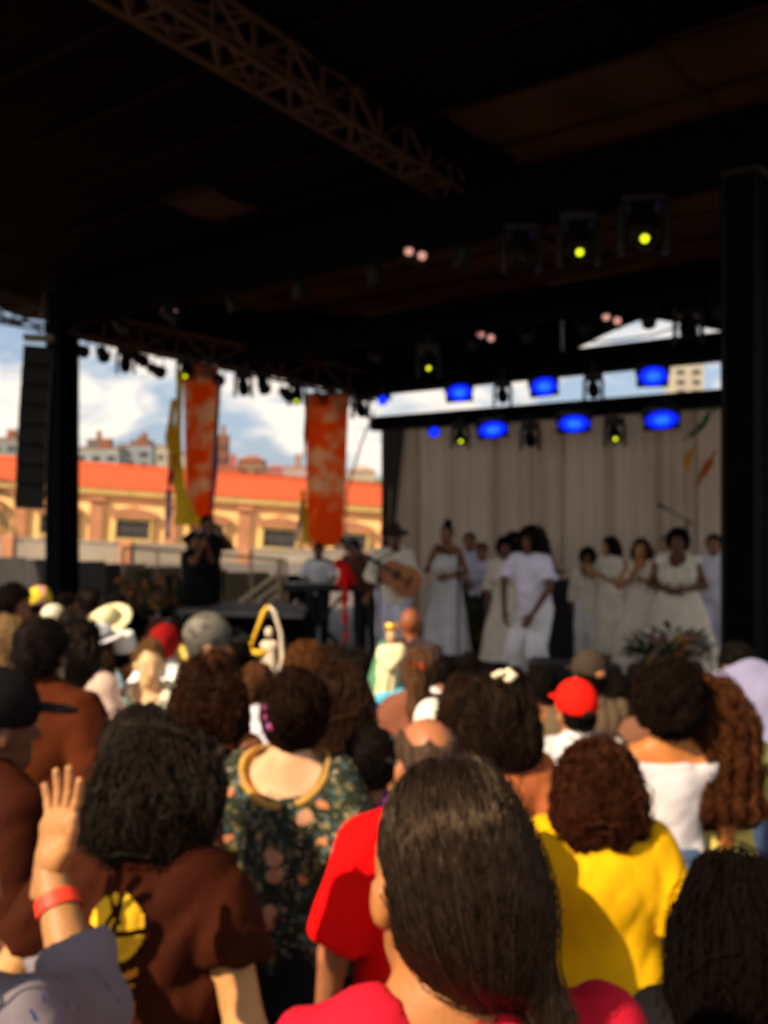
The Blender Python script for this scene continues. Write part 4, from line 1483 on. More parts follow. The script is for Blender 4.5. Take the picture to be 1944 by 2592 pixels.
# ------------------------------------------------------------------ hanging loudspeakers (line array)
arr = empty('line_array', P(92, 870, 14.8))
ao = Vector(P(92, 870, 14.8))
SPK = material('speaker_grille', (.02, .02, .02), rough=.6, bump=.5, bscale=120, var=.3)
ptA, ptB = P(97, 880, 14.8), P(76, 1285, 14.5)
ncab = 8
for i in range(ncab):
    t = (i+.5)/ncab
    c = ptA.lerp(ptB, t)+Vector((-.02*math.sin(t*3), 0, 0))
    tilt = R(-2-9*t*t)
    rot = Matrix.Rotation(R(18), 3, 'Z') @ Matrix.Rotation(tilt, 3, 'X') @ Matrix.Rotation(R(3), 3, 'Y')
    o = MB().box(c-ao, (.40, .42, .275), rot, .015).build('cabinet', BLACKP, arr)
    MB().box(c-ao+rot @ Vector((0, -.215, 0)), (.36, .012, .24), rot).build('grille', SPK, o)
MB().box(ptA-ao+Vector((0, 0, .14)), (.42, .46, .05), Matrix.Rotation(R(18), 3, 'Z'), .01).build('flying_frame', GREYM, arr)
MB().tube([ptA-ao+Vector((0, 0, .15)), ptA-ao+Vector((.05, .1, .85))], .012, 6).build('chain', GREYM, arr)
tag(arr, 'black column of loudspeaker cabinets hanging beside the roof tower', 'loudspeaker')

# ------------------------------------------------------------------ banners and ribbons
def sheet(name, label, pts_fn, cols_, rows_, mat_, cat, th=.006, group=None):
    m = MB(); w1 = cols_+1
    P0 = [pts_fn(i/cols_, j/rows_) for j in range(rows_+1) for i in range(cols_+1)]
    org_ = Vector(P0[0]); N = len(P0)
    m.v += [Vector(p)-org_ for p in P0]+[Vector(p)-org_+Vector((0, th, 0)) for p in P0]
    for j in range(rows_):
        for i in range(cols_):
            a = j*w1+i
            m.f.append([a+w1, a+w1+1, a+1, a]); m.sm.append(True)
            m.f.append([N+a, N+a+1, N+a+w1+1, N+a+w1]); m.sm.append(True)
    o = m.build(name, mat_); o.location = org_
    if label: tag(o, label, cat, group)
    return o
def banner_mat(key, seed):
    m = bpy.data.materials.new(key); m.use_nodes = True; t = m.node_tree; p = t.nodes['Principled BSDF']
    p.inputs['Roughness'].default_value = .8
    tcn = t.nodes.new('ShaderNodeTexCoord'); mp = t.nodes.new('ShaderNodeMapping')
    mp.inputs['Scale'].default_value = (1.0, 1, 1.35); mp.inputs['Location'].default_value = (seed, seed*2, seed)
    t.links.new(tcn.outputs['Object'], mp.inputs[0])
    no = t.nodes.new('ShaderNodeTexNoise'); no.inputs['Scale'].default_value = 2.3; no.inputs['Detail'].default_value = 3
    t.links.new(mp.outputs[0], no.inputs['Vector'])
    rp = t.nodes.new('ShaderNodeValToRGB'); e = rp.color_ramp.elements
    e[0].position = .44; e[0].color = (.95, .23, .015, 1); e[1].position = .60; e[1].color = (.90, .60, .40, 1)
    t.links.new(no.outputs[0], rp.inputs[0])
    t.links.new(rp.outputs[0], p.inputs['Base Color'])
    tr = t.nodes.new('ShaderNodeBsdfTranslucent'); t.links.new(rp.outputs[0], tr.inputs['Color'])
    ms = t.nodes.new('ShaderNodeMixShader'); ms.inputs[0].default_value = .85
    t.links.new(p.outputs[0], ms.inputs[1]); t.links.new(tr.outputs[0], ms.inputs[2]); t.links.new(ms.outputs[0], t.nodes['Material Output'].inputs[0])
    return m
def ban(label, ul, ur, vt, bl, br, vb, d, seed):
    def fn(a, b):
        u = (ul+(ur-ul)*a)*(1-b)+(bl+(br-bl)*a)*b
        p = P(u, vt+(vb-vt)*b, d)
        return p+Vector((0, .09*math.sin(a*7+b*3+seed)+.05*math.sin(b*6+seed), .02*math.sin(a*3.1)))
    o = sheet('banner', None, fn, 16, 30, banner_mat('banner_cloth_%d' % seed, seed), 'banner')
    MB().tube([P(ul, vt, d)-o.location+Vector((-.05, 0, .02)), P(ur, vt, d)-o.location+Vector((.05, 0, .02))], .02, 8).build('hanging_pole', BLACKM, o)
    tag(o, label, 'banner')
ban('orange brown mottled banner hung with a yellow ribbon and a dark couple below', 457, 551, 925, 478, 542, 1340, 16.4, 1)
ban('orange brown mottled banner next to the white curtain above the keyboard player', 776, 884, 1000, 776, 868, 1385, 16.9, 4)
def ribbon(label, path, w, d, c, twist=2.0, group=None):
    mt = material('ribbon_%02d%02d%02d' % tuple(int(x*99) for x in c), c, rough=.6, var=.15, translucent=.4)
    def fn(a, b):
        k = b*(len(path)-1); i = min(int(k), len(path)-2); f = k-i
        u = path[i][0]+(path[i+1][0]-path[i][0])*f; v = path[i][1]+(path[i+1][1]-path[i][1])*f
        ww = path[i][2]+(path[i+1][2]-path[i][2])*f
        ang = math.sin(b*twist*3)*.8
        p = P(u, v, d)
        return p+Vector(((a-.5)*ww*w*math.cos(ang), (a-.5)*ww*w*math.sin(ang), 0))
    sheet('ribbon', label, fn, 5, 24, mt, 'ribbon', .004, group)
ribbon('long yellow ribbon hanging along the first orange banner, widening downwards', [(456, 935, .25), (452, 1060, .3), (442, 1170, .6), (455, 1240, .9), (478, 1330, 1.4)], .38, 16.2, (.95, .66, .02))
ribbon('thin yellow ribbon crossing beside the first orange banner', [(440, 1010, .4), (428, 1110, .7), (436, 1190, .5)], .2, 16.1, (.85, .50, .01))
ribbon('magenta ribbon beside the first orange banner', [(440, 1150, .4), (431, 1210, .5), (424, 1260, .4)], .2, 16.15, (.55, .06, .16))
ribbon('pale violet ribbon hanging below the magenta one', [(428, 1240, .5), (426, 1300, .6), (424, 1362, .5)], .2, 16.25, (.55, .48, .62))
ribbon('violet ribbon on the other edge of the first orange banner', [(556, 960, .3), (548, 1100, .35), (542, 1230, .5), (536, 1290, .3)], .2, 16.3, (.16, .09, .26))
ribbon('yellow ribbon end at the foot of the second orange banner', [(766, 1240, .3), (770, 1310, .6), (776, 1375, .8)], .22, 16.7, (.9, .55, .02))
ribbon('pale lilac ribbon beside the second orange banner', [(764, 1270, .3), (757, 1330, .5), (750, 1370, .3)], .16, 16.75, (.7, .55, .6))
ribbon('dark green ribbon along the edge of the second orange banner', [(776, 1010, .4), (772, 1100, .4), (770, 1160, .2)], .14, 16.8, (.02, .07, .04))
for i, (pth, c, lb) in enumerate((
    ([(1815, 1030, .3), (1770, 1085, .6), (1728, 1115, .3)], (.01, .16, .04), 'green streamer hanging beside the right tower'),
    ([(1795, 1030, .3), (1782, 1075, .5), (1752, 1105, .4)], (.01, .13, .03), 'short green streamer beside the right tower'),
    ([(1760, 1130, .4), (1738, 1160, .7), (1740, 1200, .4)], (.60, .34, .02), 'curled yellow streamer beside the right tower'),
    ([(1812, 1140, .3), (1790, 1180, .8), (1762, 1235, .3)], (.50, .12, .02), 'orange streamer beside the right tower'))):
    ribbon(lb, pth, .16, 12.6, c, 3)

# ------------------------------------------------------------------ things beside the stage
def cable(name, label, pts, r, mat_, cat):
    m = MB(); o0 = Vector(pts[0]); m.tube([Vector(p)-o0 for p in pts], r, 6)
    o = m.build(name, mat_); o.location = o0
    tag(o, label, cat)
cable('guy_rope', 'thin grey guy rope slanting between the second banner and the curtain', [P(948, 1040, 16.9), P(915, 1120, 17.2), P(880, 1240, 17.6), P(872, 1420, 17.8)], .018, GREYM, 'rope')
cable('cable', 'thin black cable sagging across the roof gap', [P(1460, 868, 13.6), P(1560, 862, 13.4), P(1650, 848, 13.2), P(1720, 826, 13)], .012, BLACKM, 'cable')
scr = empty('barrier_panel', P(120, 1410, 17.5)); so = Vector(scr.location)
GP = material('grey_panel', (.055, .050, .052), rough=.8, var=.15, vscale=2)
for i in range(3):
    a, b = P(-30+i*100, 1408+i*5, 17.5), P(66+i*100, 1412+i*5, 17.5)
    c = (a+b)/2
    MB().box(Vector((c.x-so.x, 0, (c.z-.0)/2-so.z)), (b.x-a.x, .05, c.z)).build('panel', GP, scr)
tag(scr, 'dark grey solid barrier panels standing beyond the roof tower', 'barrier')
bs = empty('black_screen', P(520, 1440, 19.2)); bo = Vector(bs.location)
for i in range(5):
    a, b = P(262+i*104, 1424+i*7, 19.2), P(364+i*104, 1431+i*7, 19.2)
    c = (a+b)/2
    MB().box(Vector((c.x-bo.x, .02*(i % 2), c.z/2-bo.z)), (b.x-a.x+.02, .06, c.z)).build('panel', BLACK, bs)
tag(bs, 'black cloth covered screens behind the metal railing', 'screen')
def railing(label, ua, va, ub, vb, d, h, n, skip=()):
    a, b = P(ua, va, d), P(ub, vb, d)
    root = empty('railing', a)
    bar('top_rail', a, b, .025, 'rail', RAILM, root, a)
    lo = Vector((0, 0, -h*.86))
    bar('bottom_rail', a+lo, b+lo, .018, 'rail', RAILM, root, a)
    for i in range(n+1):
        p = a.lerp(b, i/n)
        post = i % 6 == 0
        bar('post' if post else 'baluster', p, p+Vector((0, 0, -(p.z-.02) if post else -h*.86)), .028 if post else .012, 'rail', RAILM, root, a)
    tag(root, label, 'railing')
railing('tan metal railing with upright bars beside the flower arrangement', 312, 1386, 486, 1398, 16.8, 1.0, 12)
railing('tan metal railing with upright bars between the dark couple and the keyboard', 548, 1402, 724, 1418, 16.8, 1.0, 12)
sr = empty('stair_railing', P(700, 1540, 15.2)); sro = Vector(sr.location)
RLT = material('bare_wood_rail', (.78, .60, .40), rough=.7, var=.15)
for i, (a, b) in enumerate((((592, 1536), (704, 1452)), ((620, 1548), (706, 1478)), ((646, 1556), (706, 1504)), ((664, 1566), (700, 1538)), ((722, 1560), (752, 1520)), ((742, 1572), (766, 1545)))):
    bar('rail', P(*a, 15.2), P(*b, 15.2), .032, 'woodrail', RLT, sr, sro)
bar('post', P(708, 1412, 15.2), Vector((P(708, 1412, 15.2).x, 15.2, 0)), .04, 'rail', RAILM, sr, sro)
bar('post', P(590, 1530, 15.2), Vector((P(590, 1530, 15.2).x, 15.2, 0)), .03, 'rail', RAILM, sr, sro)
tag(sr, 'slanting pale wooden rails of a stage stair beside a tan post', 'railing')
ri = empty('riser', (P(610, 1545, 13.0).x, 13.2, STZ)); ro = Vector(ri.location)
RIS = material('grey_carpet', (.24, .22, .20), rough=.95, var=.2, vscale=8)
w = P(770, 1545, 13).x-P(452, 1545, 13).x
MB().box((0, .35, .53), (w, 1.3, .06), Euler((0, R(2.2), 0)).to_matrix()).build('top', RIS, ri)
for sx in (-1, 1):
    for yy in (-.2, .9):
        MB().tube([(sx*(w/2-.06), yy, 0), (sx*(w/2-.06), yy, .50-sx*.03)], .03, 8).build('leg', GREYM, ri)
MB().box((0, .36, .24), (w-.05, 1.2, .46)).build('skirt', BLACK, ri)
tag(ri, 'grey topped riser platform at the stage edge beside the stair rails', 'platform')

# ------------------------------------------------------------------ flower arrangements
def flowers(label, c, w, h, nleaf, colors, nfl, seed, stand):
    r = random.Random(seed)
    root = empty('flower_arrangement', (c[0], c[1], stand))
    zc = c[2]-stand
    pm = material('clay_pot', (.16, .07, .035), rough=.8)
    MB().lathe([(.14, 0), (.17, .12), (.21, max(.25, zc-h*.55)), (.23, max(.27, zc-h*.53)), (.19, max(.26, zc-h*.54))], 18).build('pot', pm, root)
    m = MB()
    for i in range(nleaf):
        a, q = r.uniform(0, 6.28), r.uniform(0, 1)**.5
        b = Vector((math.cos(a)*q*w, math.sin(a)*q*w*.7, zc+h*(r.uniform(-.5, .45)*(1-.5*q*q))))
        dr = Vector((math.cos(a), math.sin(a), r.uniform(-.3, 1.1))).normalized()
        L = r.uniform(.07, .17); sd = dr.cross(Vector((0, 0, 1))).normalized()*L*.22
        m.quad(b, b+dr*L*.5+sd, b+dr*L+Vector((0, 0, -L*.2)), b+dr*L*.5-sd, True)
    m.build('foliage', material('dark_foliage', (.035, .055, .018), rough=.6, var=.5, vscale=12), root)
    for i in range(nfl):
        a, q = r.uniform(0, 6.28), r.uniform(.2, 1)**.5
        b = Vector((math.cos(a)*q*w*.95, -abs(math.sin(a))*q*w*.75 if r.random() < .75 else math.sin(a)*q*w*.7, zc+h*(r.uniform(-.45, .52)*(1-.35*q))))
        cc = r.choice(colors); rad = r.uniform(.03, .055)
        m = MB()
        nrm = Vector((r.uniform(-.4, .4), -1, r.uniform(.1, .9))).normalized()
        q_ = nrm.to_track_quat('Z', 'Y').to_matrix()
        for k in range(8):
            aa = k*.785; p1 = q_ @ Vector((math.cos(aa)*rad, math.sin(aa)*rad, .012))
            s1 = q_ @ Vector((math.cos(aa+.35)*rad*.55, math.sin(aa+.35)*rad*.55, .016)); s2 = q_ @ Vector((math.cos(aa-.35)*rad*.55, math.sin(aa-.35)*rad*.55, .016))
            m.quad(b, b+s2, b+p1, b+s1, True)
        m.build('flower', material('petal_%02d%02d%02d' % tuple(int(x*99) for x in cc), cc, rough=.6, var=.2, translucent=.3), root)
    tag(root, label, 'flowers')
flowers('loose orange and green flower arrangement in front of the metal railing', (P(372, 1500, 12.6)), .42, .62, 520, [(.55, .14, .03), (.5, .22, .03), (.45, .07, .03)], 26, 3, 0)
flowers('mixed yellow, pink and green flower arrangement at the stage edge by the right tower', (P(1690, 1640, 9.6)), .36, .40, 420, [(.55, .30, .02), (.5, .16, .2), (.5, .2, .05), (.55, .45, .4)], 26, 8, STZ)

# ------------------------------------------------------------------ keyboard, microphones, monitors
kb = empty('keyboard', (P(812, 1470, 13.0).x, 13.0, STZ)); 
MB().box((0, 0, .86), (.95, .30, .10), Euler((R(-6), 0, 0)).to_matrix(), .02).build('case', BLACKP, kb)
KEYW = material('white_keys', (.7, .68, .62), rough=.4)
for i in range(22): MB().box((-.41+i*.039, .06, .915), (.035, .15, .015)).build('key', KEYW, kb)
for s_ in (1, -1):
    MB().tube([(s_*.32, -.1, .82), (-s_*.32, -.1, .02)], .022, 8).build('stand_leg', BLACKM, kb)
    MB().tube([(s_*.32, -.22, .02), (s_*.32, .22, .02)], .022, 8).build('stand_foot', BLACKM, kb)
tag(kb, 'black electronic keyboard on a crossed stand in front of its player', 'keyboard')
def mic_stand(label, x, y, h, tip, red=False):
    root = empty('microphone_stand', (x, y, STZ))
    for k in range(3):
        a = k*2.09+.4
        MB().tube([(0, 0, .10), (.26*math.cos(a), .26*math.sin(a), .015)], .012, 6).build('foot', BLACKM, root)
    MB().tube([(0, 0, .05), (0, 0, h)], .013, 8).build('pole', BLACKM, root)
    e = Vector((0, 0, h)); t = e+Vector(tip)
    MB().tube([e-Vector(tip)*.4, t], .009, 6).build('boom', BLACKM, root)
    d = Vector(tip).normalized()
    MB().tube([t, t+d*.06, t+d*.12, t+d*.16, t+d*.185], [.012, .014, .017, .026, .015], 10).build('microphone', BLACKM, root)
    tag(root, label, 'microphone')
    return root
mic_stand('microphone stand with its boom above the big woman in the white top', P(1740, 1400, 12.2).x, 12.2, 1.75, (-.25, -.1, .12))
mic_stand('microphone stand in front of the white dressed singer with raised hair', P(1160, 1500, 11.2).x, 11.2, 1.35, (-.12, .12, .05))
mic_stand('microphone stand in front of the guitarist', P(960, 1450, 11.0).x, 11.0, 1.32, (.12, .15, .06))
ms_ = mic_stand('microphone stand draped with a red cloth beside the keyboard', P(874, 1500, 11.7).x, 11.7, 1.2, (-.15, -.05, .06))
fr_ = Field((-.2, -.2, .2), (.2, .2, 1.35), .016)
fr_.cone((0, 0, 1.24), (0, 0, .98), .05, .10, .8, 5, .025, 0, 1)
fr_.cone((0, 0, .99), (0, 0, .25), .040, .016, .8, 4, .008, .02, 2)
fr_.ell((-.07, 0, 1.24), (.07, .05, .06), None, .03)
fr_.noise(.01, 30, 4, 5)
field_obj(fr_, 'red_cloth', cloth((.75, .012, .012)), ms_)
def wedge(label, x, y, rz, k=1.0):
    root = empty('stage_monitor', (x, y, STZ), rz)
    m = MB(); b = 0
    w, dp, h = .55*k, .42*k, .36*k
    m.v += [Vector(p) for p in ((-w/2, -dp/2, 0), (w/2, -dp/2, 0), (w/2, dp/2, 0), (-w/2, dp/2, 0), (-w/2, -dp/2, h), (w/2, -dp/2, h), (w/2, dp*.1, h), (-w/2, dp*.1, h), (w/2, dp/2, h*.2), (-w/2, dp/2, h*.2))]
    for q in ((3, 2, 1, 0), (0, 1, 5, 4), (4, 5, 6, 7), (7, 6, 8, 9), (9, 8, 2, 3), (1, 2, 8, 6, 5), (0, 4, 7, 9, 3)):
        m.f.append(list(q)); m.sm.append(False)
    m.build('cabinet', BLACKP, root)
    MB().box((0, dp*.315, h*.625), (w*.9, .012, h*.88), Euler((R(24), 0, 0)).to_matrix()).build('grille', SPK, root)
    for s_ in (1, -1): MB().box((s_*(w/2+.004), 0, h*.6), (.012, .12, .04)).build('handle', GREYM, root)
    tag(root, label, 'loudspeaker')
wedge('black wedge monitor on the stage edge below the white dressed singer', P(1120, 1680, 9.9).x, 9.9, R(10), 1.1)
wedge('black wedge monitor on the stage edge beside the dancer in white', P(1430, 1690, 9.4).x, 9.4, R(-5), 1.25)
wedge('black wedge monitor in front of the small curly haired singer', P(1500, 1660, 9.7).x, 9.7, R(-12), 1.0)
cabz = empty('bass_cabinet', (P(1440, 1560, 12.6).x, 12.6, STZ), R(-8))
MB().box((0, 0, .5), (.62, .45, 1.0), None, .03).build('cabinet', BLACKP, cabz)
MB().box((0, -.232, .5), (.54, .015, .9)).build('grille', SPK, cabz)
tag(cabz, 'tall black bass cabinet behind the dancer in white', 'loudspeaker')
# ------------------------------------------------------------------ performers on the stage
DARK, BROWN, TAN, PALE = (.13, .052, .026), (.24, .095, .04), (.44, .20, .085), (.62, .36, .20)
BK = (.005, .004, .0035)
WH = cloth((.82, .80, .82)); CREAM = cloth((.80, .72, .58)); LAV = cloth((.74, .71, .86))
PG = 'performers in white on the stage'
def perf(label, u, v, d, extra=0.0, target=(-.3, 0), dz=0.0, H=None, **kw):
    p = P(u, v, d)
    H_ = H or (p.z-STZ-dz-extra)
    dx, dy = target[0]-p.x, target[1]-p.y
    kw.setdefault('face', True); kw.setdefault('vox', .0165); kw.setdefault('group', PG)
    return person(label, (p.x, p.y, STZ+dz), math.atan2(-dx, dy), H_, **kw)
def dress(m, r=.30, hem=.16, neck='tank', sl=0.0):
    return dict(top=dict(kind='dress', e=.016, sleeve=sl, hem=.95, neck=neck, mat=m, name='bodice'),
                bottom=dict(kind='skirt', mat=m, r=r, hem=hem, waist=1.06, amp=.02, folds=10))
gA = perf('guitarist in a dark wide hat, white shirt and white trousers holding an orange guitar', 996, 1322, 11.5, .05, sex='m', skin_c=DARK,
     hair=('short', BK), hat=dict(kind='brimhat', mat=cloth((.03, .022, .018)), w=.19), top=dict(e=.02, sleeve=1.6, hem=.80, mat=CREAM, loose=.19),
     bottom=dict(kind='trousers', mat=LAV, e=.03, flare=.03), poseR='fold', poseL='front', head=(12, 10, 0))
gB = perf('tall singer with raised dark hair in a long white strapless dress', 1130, 1316, 12.1, .055, (-2.5, 4), skin_c=BROWN, hair=('topbun', BK),
     poseR='mic', poseL='fold', **dress(WH, .30, .14, 'strapless'))
perf('musician in a lilac shirt and dark trousers behind the tall singer', 1188, 1348, 13.0, .01, sex='m', skin_c=BROWN, hair=('short', BK),
     top=dict(e=.02, sleeve=.8, hem=.84, mat=LAV), bottom=dict(kind='trousers', mat=cloth((.03, .03, .03))), pose='front')
perf('smaller musician in a lilac shirt with patterned dark skirt behind the tall singer', 1219, 1374, 12.7, .01, skin_c=BROWN, hair=('short', BK),
     top=dict(e=.02, sleeve=.8, hem=.84, mat=LAV), bottom=dict(kind='skirt', mat=pattern('dark_green_print', (.02, .025, .015), [((.16, .07, .02), 14, .35, .5), ((.03, .08, .03), 20, .35, .5)]), r=.26), pose='front')
gD = perf('singer with bushy dark hair, red necklace and long white robe beside the dancer', 1280, 1362, 11.7, .02, (-1, 3), skin_c=DARK, hair=('afro', BK),
     hairscale=1.05, pose='down', top=dict(e=.02, sleeve=1.4, flare=.03, hem=.95, mat=CREAM, name='robe'), bottom=dict(kind='skirt', mat=CREAM, r=.33, hem=.12, amp=.02))
perf('dark haired singer in white standing behind the robed singer near the curtain', 1300, 1350, 12.8, .02, (-1, 3), skin_c=DARK, hair=('afro', BK), pose='clap', **dress(WH, .28, .14, 'tank'))
gE = perf('dancer with long dark locks bending forward in a white tunic and white trousers', 1352, 1340, 9.8, .02, (-5, 4), H=1.72, sex='m', skin_c=DARK,
     hair=('dread', BK), hairscale=1.06, lean=10, roll=-3, head=(2, 6, -4), pose='thigh', legs='bent',
     top=dict(e=.020, sleeve=.72, hem=.80, mat=LAV, loose=.17, flare=.012, name='tunic', wr=.008), bottom=dict(kind='trousers', mat=WH, e=.022, flare=.03),
     strand=dict(n=420, steps=12, step=.035, off=.012, rad=.006, wave=.012, wlen=.12, jit=.3, curl=.25), shoes=(.5, .45, .42), build=.92)
perf('small curly haired singer in a cream jacket and pale trousers', 1488, 1386, 12.1, .03, skin_c=DARK, hair=('afro', BK), pose='down',
     top=dict(e=.022, sleeve=1.8, hem=.78, mat=CREAM, loose=.2, name='jacket', neck='scoop'), bottom=dict(kind='trousers', mat=WH, e=.03, flare=.02))
perf('dark haired singer seen in profile in a white top and skirt', 1543, 1356, 11.8, .01, (-8, 8), skin_c=TAN, hair=('long', BK), pose='clap',
     top=dict(e=.025, sleeve=.9, hem=.95, mat=CREAM, flare=.03), bottom=dict(kind='skirt', mat=CREAM, r=.26, hem=.2))
gH = perf('clapping singer with long reddish hair in a white top and long white skirt', 1622, 1362, 10.9, .01, (-2.0, 2), skin_c=TAN,
     hair=('long', (.05, .014, .007), (.16, .05, .02)), pose='clap', **dress(CREAM, .36, .10, 'tank'))
gI = perf('large clapping singer with short black hair in a white scoop top and white skirt', 1716, 1340, 10.5, .02, (-.6, 2), skin_c=DARK, build=1.3,
     hair=('afro', BK), hairscale=.98, pose='fold', top=dict(e=.018, sleeve=.12, hem=.95, neck='scoop', mat=CREAM), bottom=dict(kind='skirt', mat=CREAM, r=.36, hem=.2, waist=1.08, amp=.02))
perf('singer in a lilac shirt half hidden by the right tower', 1806, 1352, 11.4, .01, skin_c=BROWN, hair=('short', BK), sex='m', pose='down',
     top=dict(e=.02, sleeve=.8, hem=.82, mat=LAV), bottom=dict(kind='trousers', mat=LAV))
perf('musician in grey standing behind the large singer near the curtain', 1690, 1352, 12.6, .01, skin_c=TAN, hair=('short', (.2, .19, .18)), sex='m', pose='front',
     top=dict(e=.02, sleeve=.8, hem=.82, mat=cloth((.42, .42, .46))), bottom=dict(kind='trousers', mat=cloth((.25, .25, .28))))
perf('musician in brown bending forward beside the microphone draped in red', 930, 1385, 12.3, .0, (-3, 6), H=1.66, sex='m', skin_c=BROWN, hair=('short', BK), lean=38, head=(10, 0, 0), pose='front',
     top=dict(e=.02, sleeve=1.7, hem=.85, mat=cloth((.10, .045, .03))), bottom=dict(kind='trousers', mat=cloth((.02, .02, .02))))
perf('keyboard player in a white shirt standing below the second orange banner', 806, 1376, 13.6, .0, (-.6, 4), sex='m', skin_c=DARK, hair=('short', BK), pose='front',
     top=dict(e=.022, sleeve=.85, hem=.84, mat=WH), bottom=dict(kind='trousers', mat=cloth((.03, .03, .035))))
perf('tall person in black holding a camera to the face in front of the banner', 527, 1304, 13.9, .01, (1.5, 9), sex='m', skin_c=DARK, hair=('short', BK), pose='photo', face=False,
     top=dict(e=.025, sleeve=.8, hem=.75, mat=cloth((.012, .012, .013))), bottom=dict(kind='trousers', mat=cloth((.012, .012, .013))), group='dark couple by the railing')
perf('woman in a black dress with a dark bun close to the camera holder', 489, 1346, 13.5, .01, (1.5, 12), skin_c=BROWN, hair=('bun', BK), pose='photo', face=False, build=1.2,
     top=dict(e=.025, sleeve=.5, hem=.90, mat=cloth((.010, .010, .011))), bottom=dict(kind='skirt', mat=cloth((.010, .010, .011)), r=.33, hem=.3), group='dark couple by the railing')
# necklace of the robed singer
r_ = gD['root']; m = MB()
pts = []
for i in range(17):
    a = math.pi*2*i/16
    p = gD['up']((math.sin(a)*.085, .055+.075*math.cos(a), 1.33+.10*(1-math.cos(a))/2+(-.06 if math.cos(a) > .2 else 0)))*gD['sc']
    pts.append(p)
m.tube(pts, .018, 6).build('necklace', cloth((.55, .02, .05)), r_)
# guitar
gt = empty('guitar', P(1012, 1462, 11.12))
WOODG = material('orange_guitar_wood', (.42, .13, .022), rough=.35, var=.2, vscale=8, spec=.5)
ang = R(148)
Mg = Matrix.Rotation(R(14), 3, 'Z') @ Matrix.Rotation(-ang, 3, 'Y')     # local +X along the neck, in the picture plane
outl = []
for i in range(40):
    t = i/40*2*math.pi
    x = -.235*math.cos(t)
    w = .175*(1-.14*(x/.235)) * abs(math.sin(t))**.62*(1-.22*math.exp(-((x-.04)/.07)**2))
    outl.append((x, math.copysign(w, math.sin(t)) if abs(math.sin(t)) > 1e-6 else 0))
m = MB()
for yy in (-.05, .05):
    for (x, z) in outl: m.v.append(Mg @ Vector((x, yy, z)))
n_ = 40
m.f.append(list(range(n_))); m.sm.append(False); m.f.append(list(range(n_, 2*n_))[::-1]); m.sm.append(False)
for i in range(n_):
    j = (i+1) % n_
    m.f.append([i, n_+i, n_+j, j]); m.sm.append(True)
m.build('body', WOODG, gt)
MB().lathe([(.001, 0), (.052, .0)], 18, (Mg.to_4x4()) @ Matrix.Translation((.06, -.054, 0)) @ Matrix.Rotation(R(90), 4, 'X')).build('sound_hole', BLACKM, gt)
DW = material('dark_neck_wood', (.05, .025, .014), rough=.5)
MB().box(Mg @ Vector((.42, -.045, 0)), (.56, .03, .05), Mg, .006).build('neck', DW, gt)
MB().box(Mg @ Vector((.74, -.04, 0)), (.16, .025, .075), Mg, .008).build('headstock', DW, gt)
MB().box(Mg @ Vector((-.10, -.056, 0)), (.03, .015, .15), Mg, .003).build('bridge', DW, gt)
for i in range(6):
    MB().tube([Mg @ Vector((-.10, -.066, -.02+.008*i)), Mg @ Vector((.70, -.064, -.015+.006*i))], .0015, 4).build('string', GREYM, gt)
tag(gt, 'orange wooden guitar held slanting by the guitarist in the dark hat', 'guitar')

# ------------------------------------------------------------------ the crowd
CG = 'audience watching the stage'
def crowd(label, u, v, d, extra=0.0, turn=0, target=(1.2, 11.5), H=None, **kw):
    p = P(u, v, d); g = ground(p.x, p.y)
    H_ = H or (p.z-g-extra)
    dx, dy = target[0]-p.x, target[1]-p.y
    kw.setdefault('group', CG)
    return person(label, (p.x, p.y, g), math.atan2(-dx, dy)+R(turn), H_, **kw)
JEANS = cloth((.06, .09, .17)); DKT = cloth((.03, .028, .028))
TR = dict(kind='trousers', mat=DKT); TRJ = dict(kind='trousers', mat=JEANS)
BRS = cloth((.036, .0065, .0015))

# --- woman right in front: straight dark hair tied low
c1 = crowd('woman in a crimson top with straight dark hair tied low, largest head in the crowd', 1143, 1900, 1.06, .012, turn=17, skin_c=(.36, .135, .04), vox=.011, hvox=.0085,
      hair=('lowpony', (.003, .002, .0016), (.034, .017, .010)), hairscale=.93, top=dict(e=.014, sleeve=.7, hem=.82, mat=cloth((.50, .010, .028))), bottom=TRJ, head=(2, 15, 0),
      strand=dict(n=8000, steps=20, step=.016, off=.0015, rad=.0006, wave=.0015, wlen=.25, comb_dir=(.08, -.45, 0), jit=.02, top_only=.42, flyp=.006))
# --- black wavy hair, brown T-shirt with yellow print
c2 = crowd('woman with wavy black hair and a brown T-shirt with a yellow emblem on its back', 352, 1838, 1.90, .012, turn=0, H=1.625, lean=5, head=(30, 0, 0), skin_c=(.50, .25, .09), vox=.012, hvox=.010,
      hair=('wavy', (.003, .0025, .002), (.030, .021, .015)), hairscale=.90, hairlift=.03, top=dict(e=.014, sleeve=.52, hem=.78, mat=BRS, flare=.012, wr=.008, loose=.155), bottom=TR, poseL='hip', poseR='down', build=1.0,
      strand=dict(n=3000, steps=20, step=.020, off=.008, rad=.0012, wave=.014, wlen=.10, jit=.12, top_only=.45))
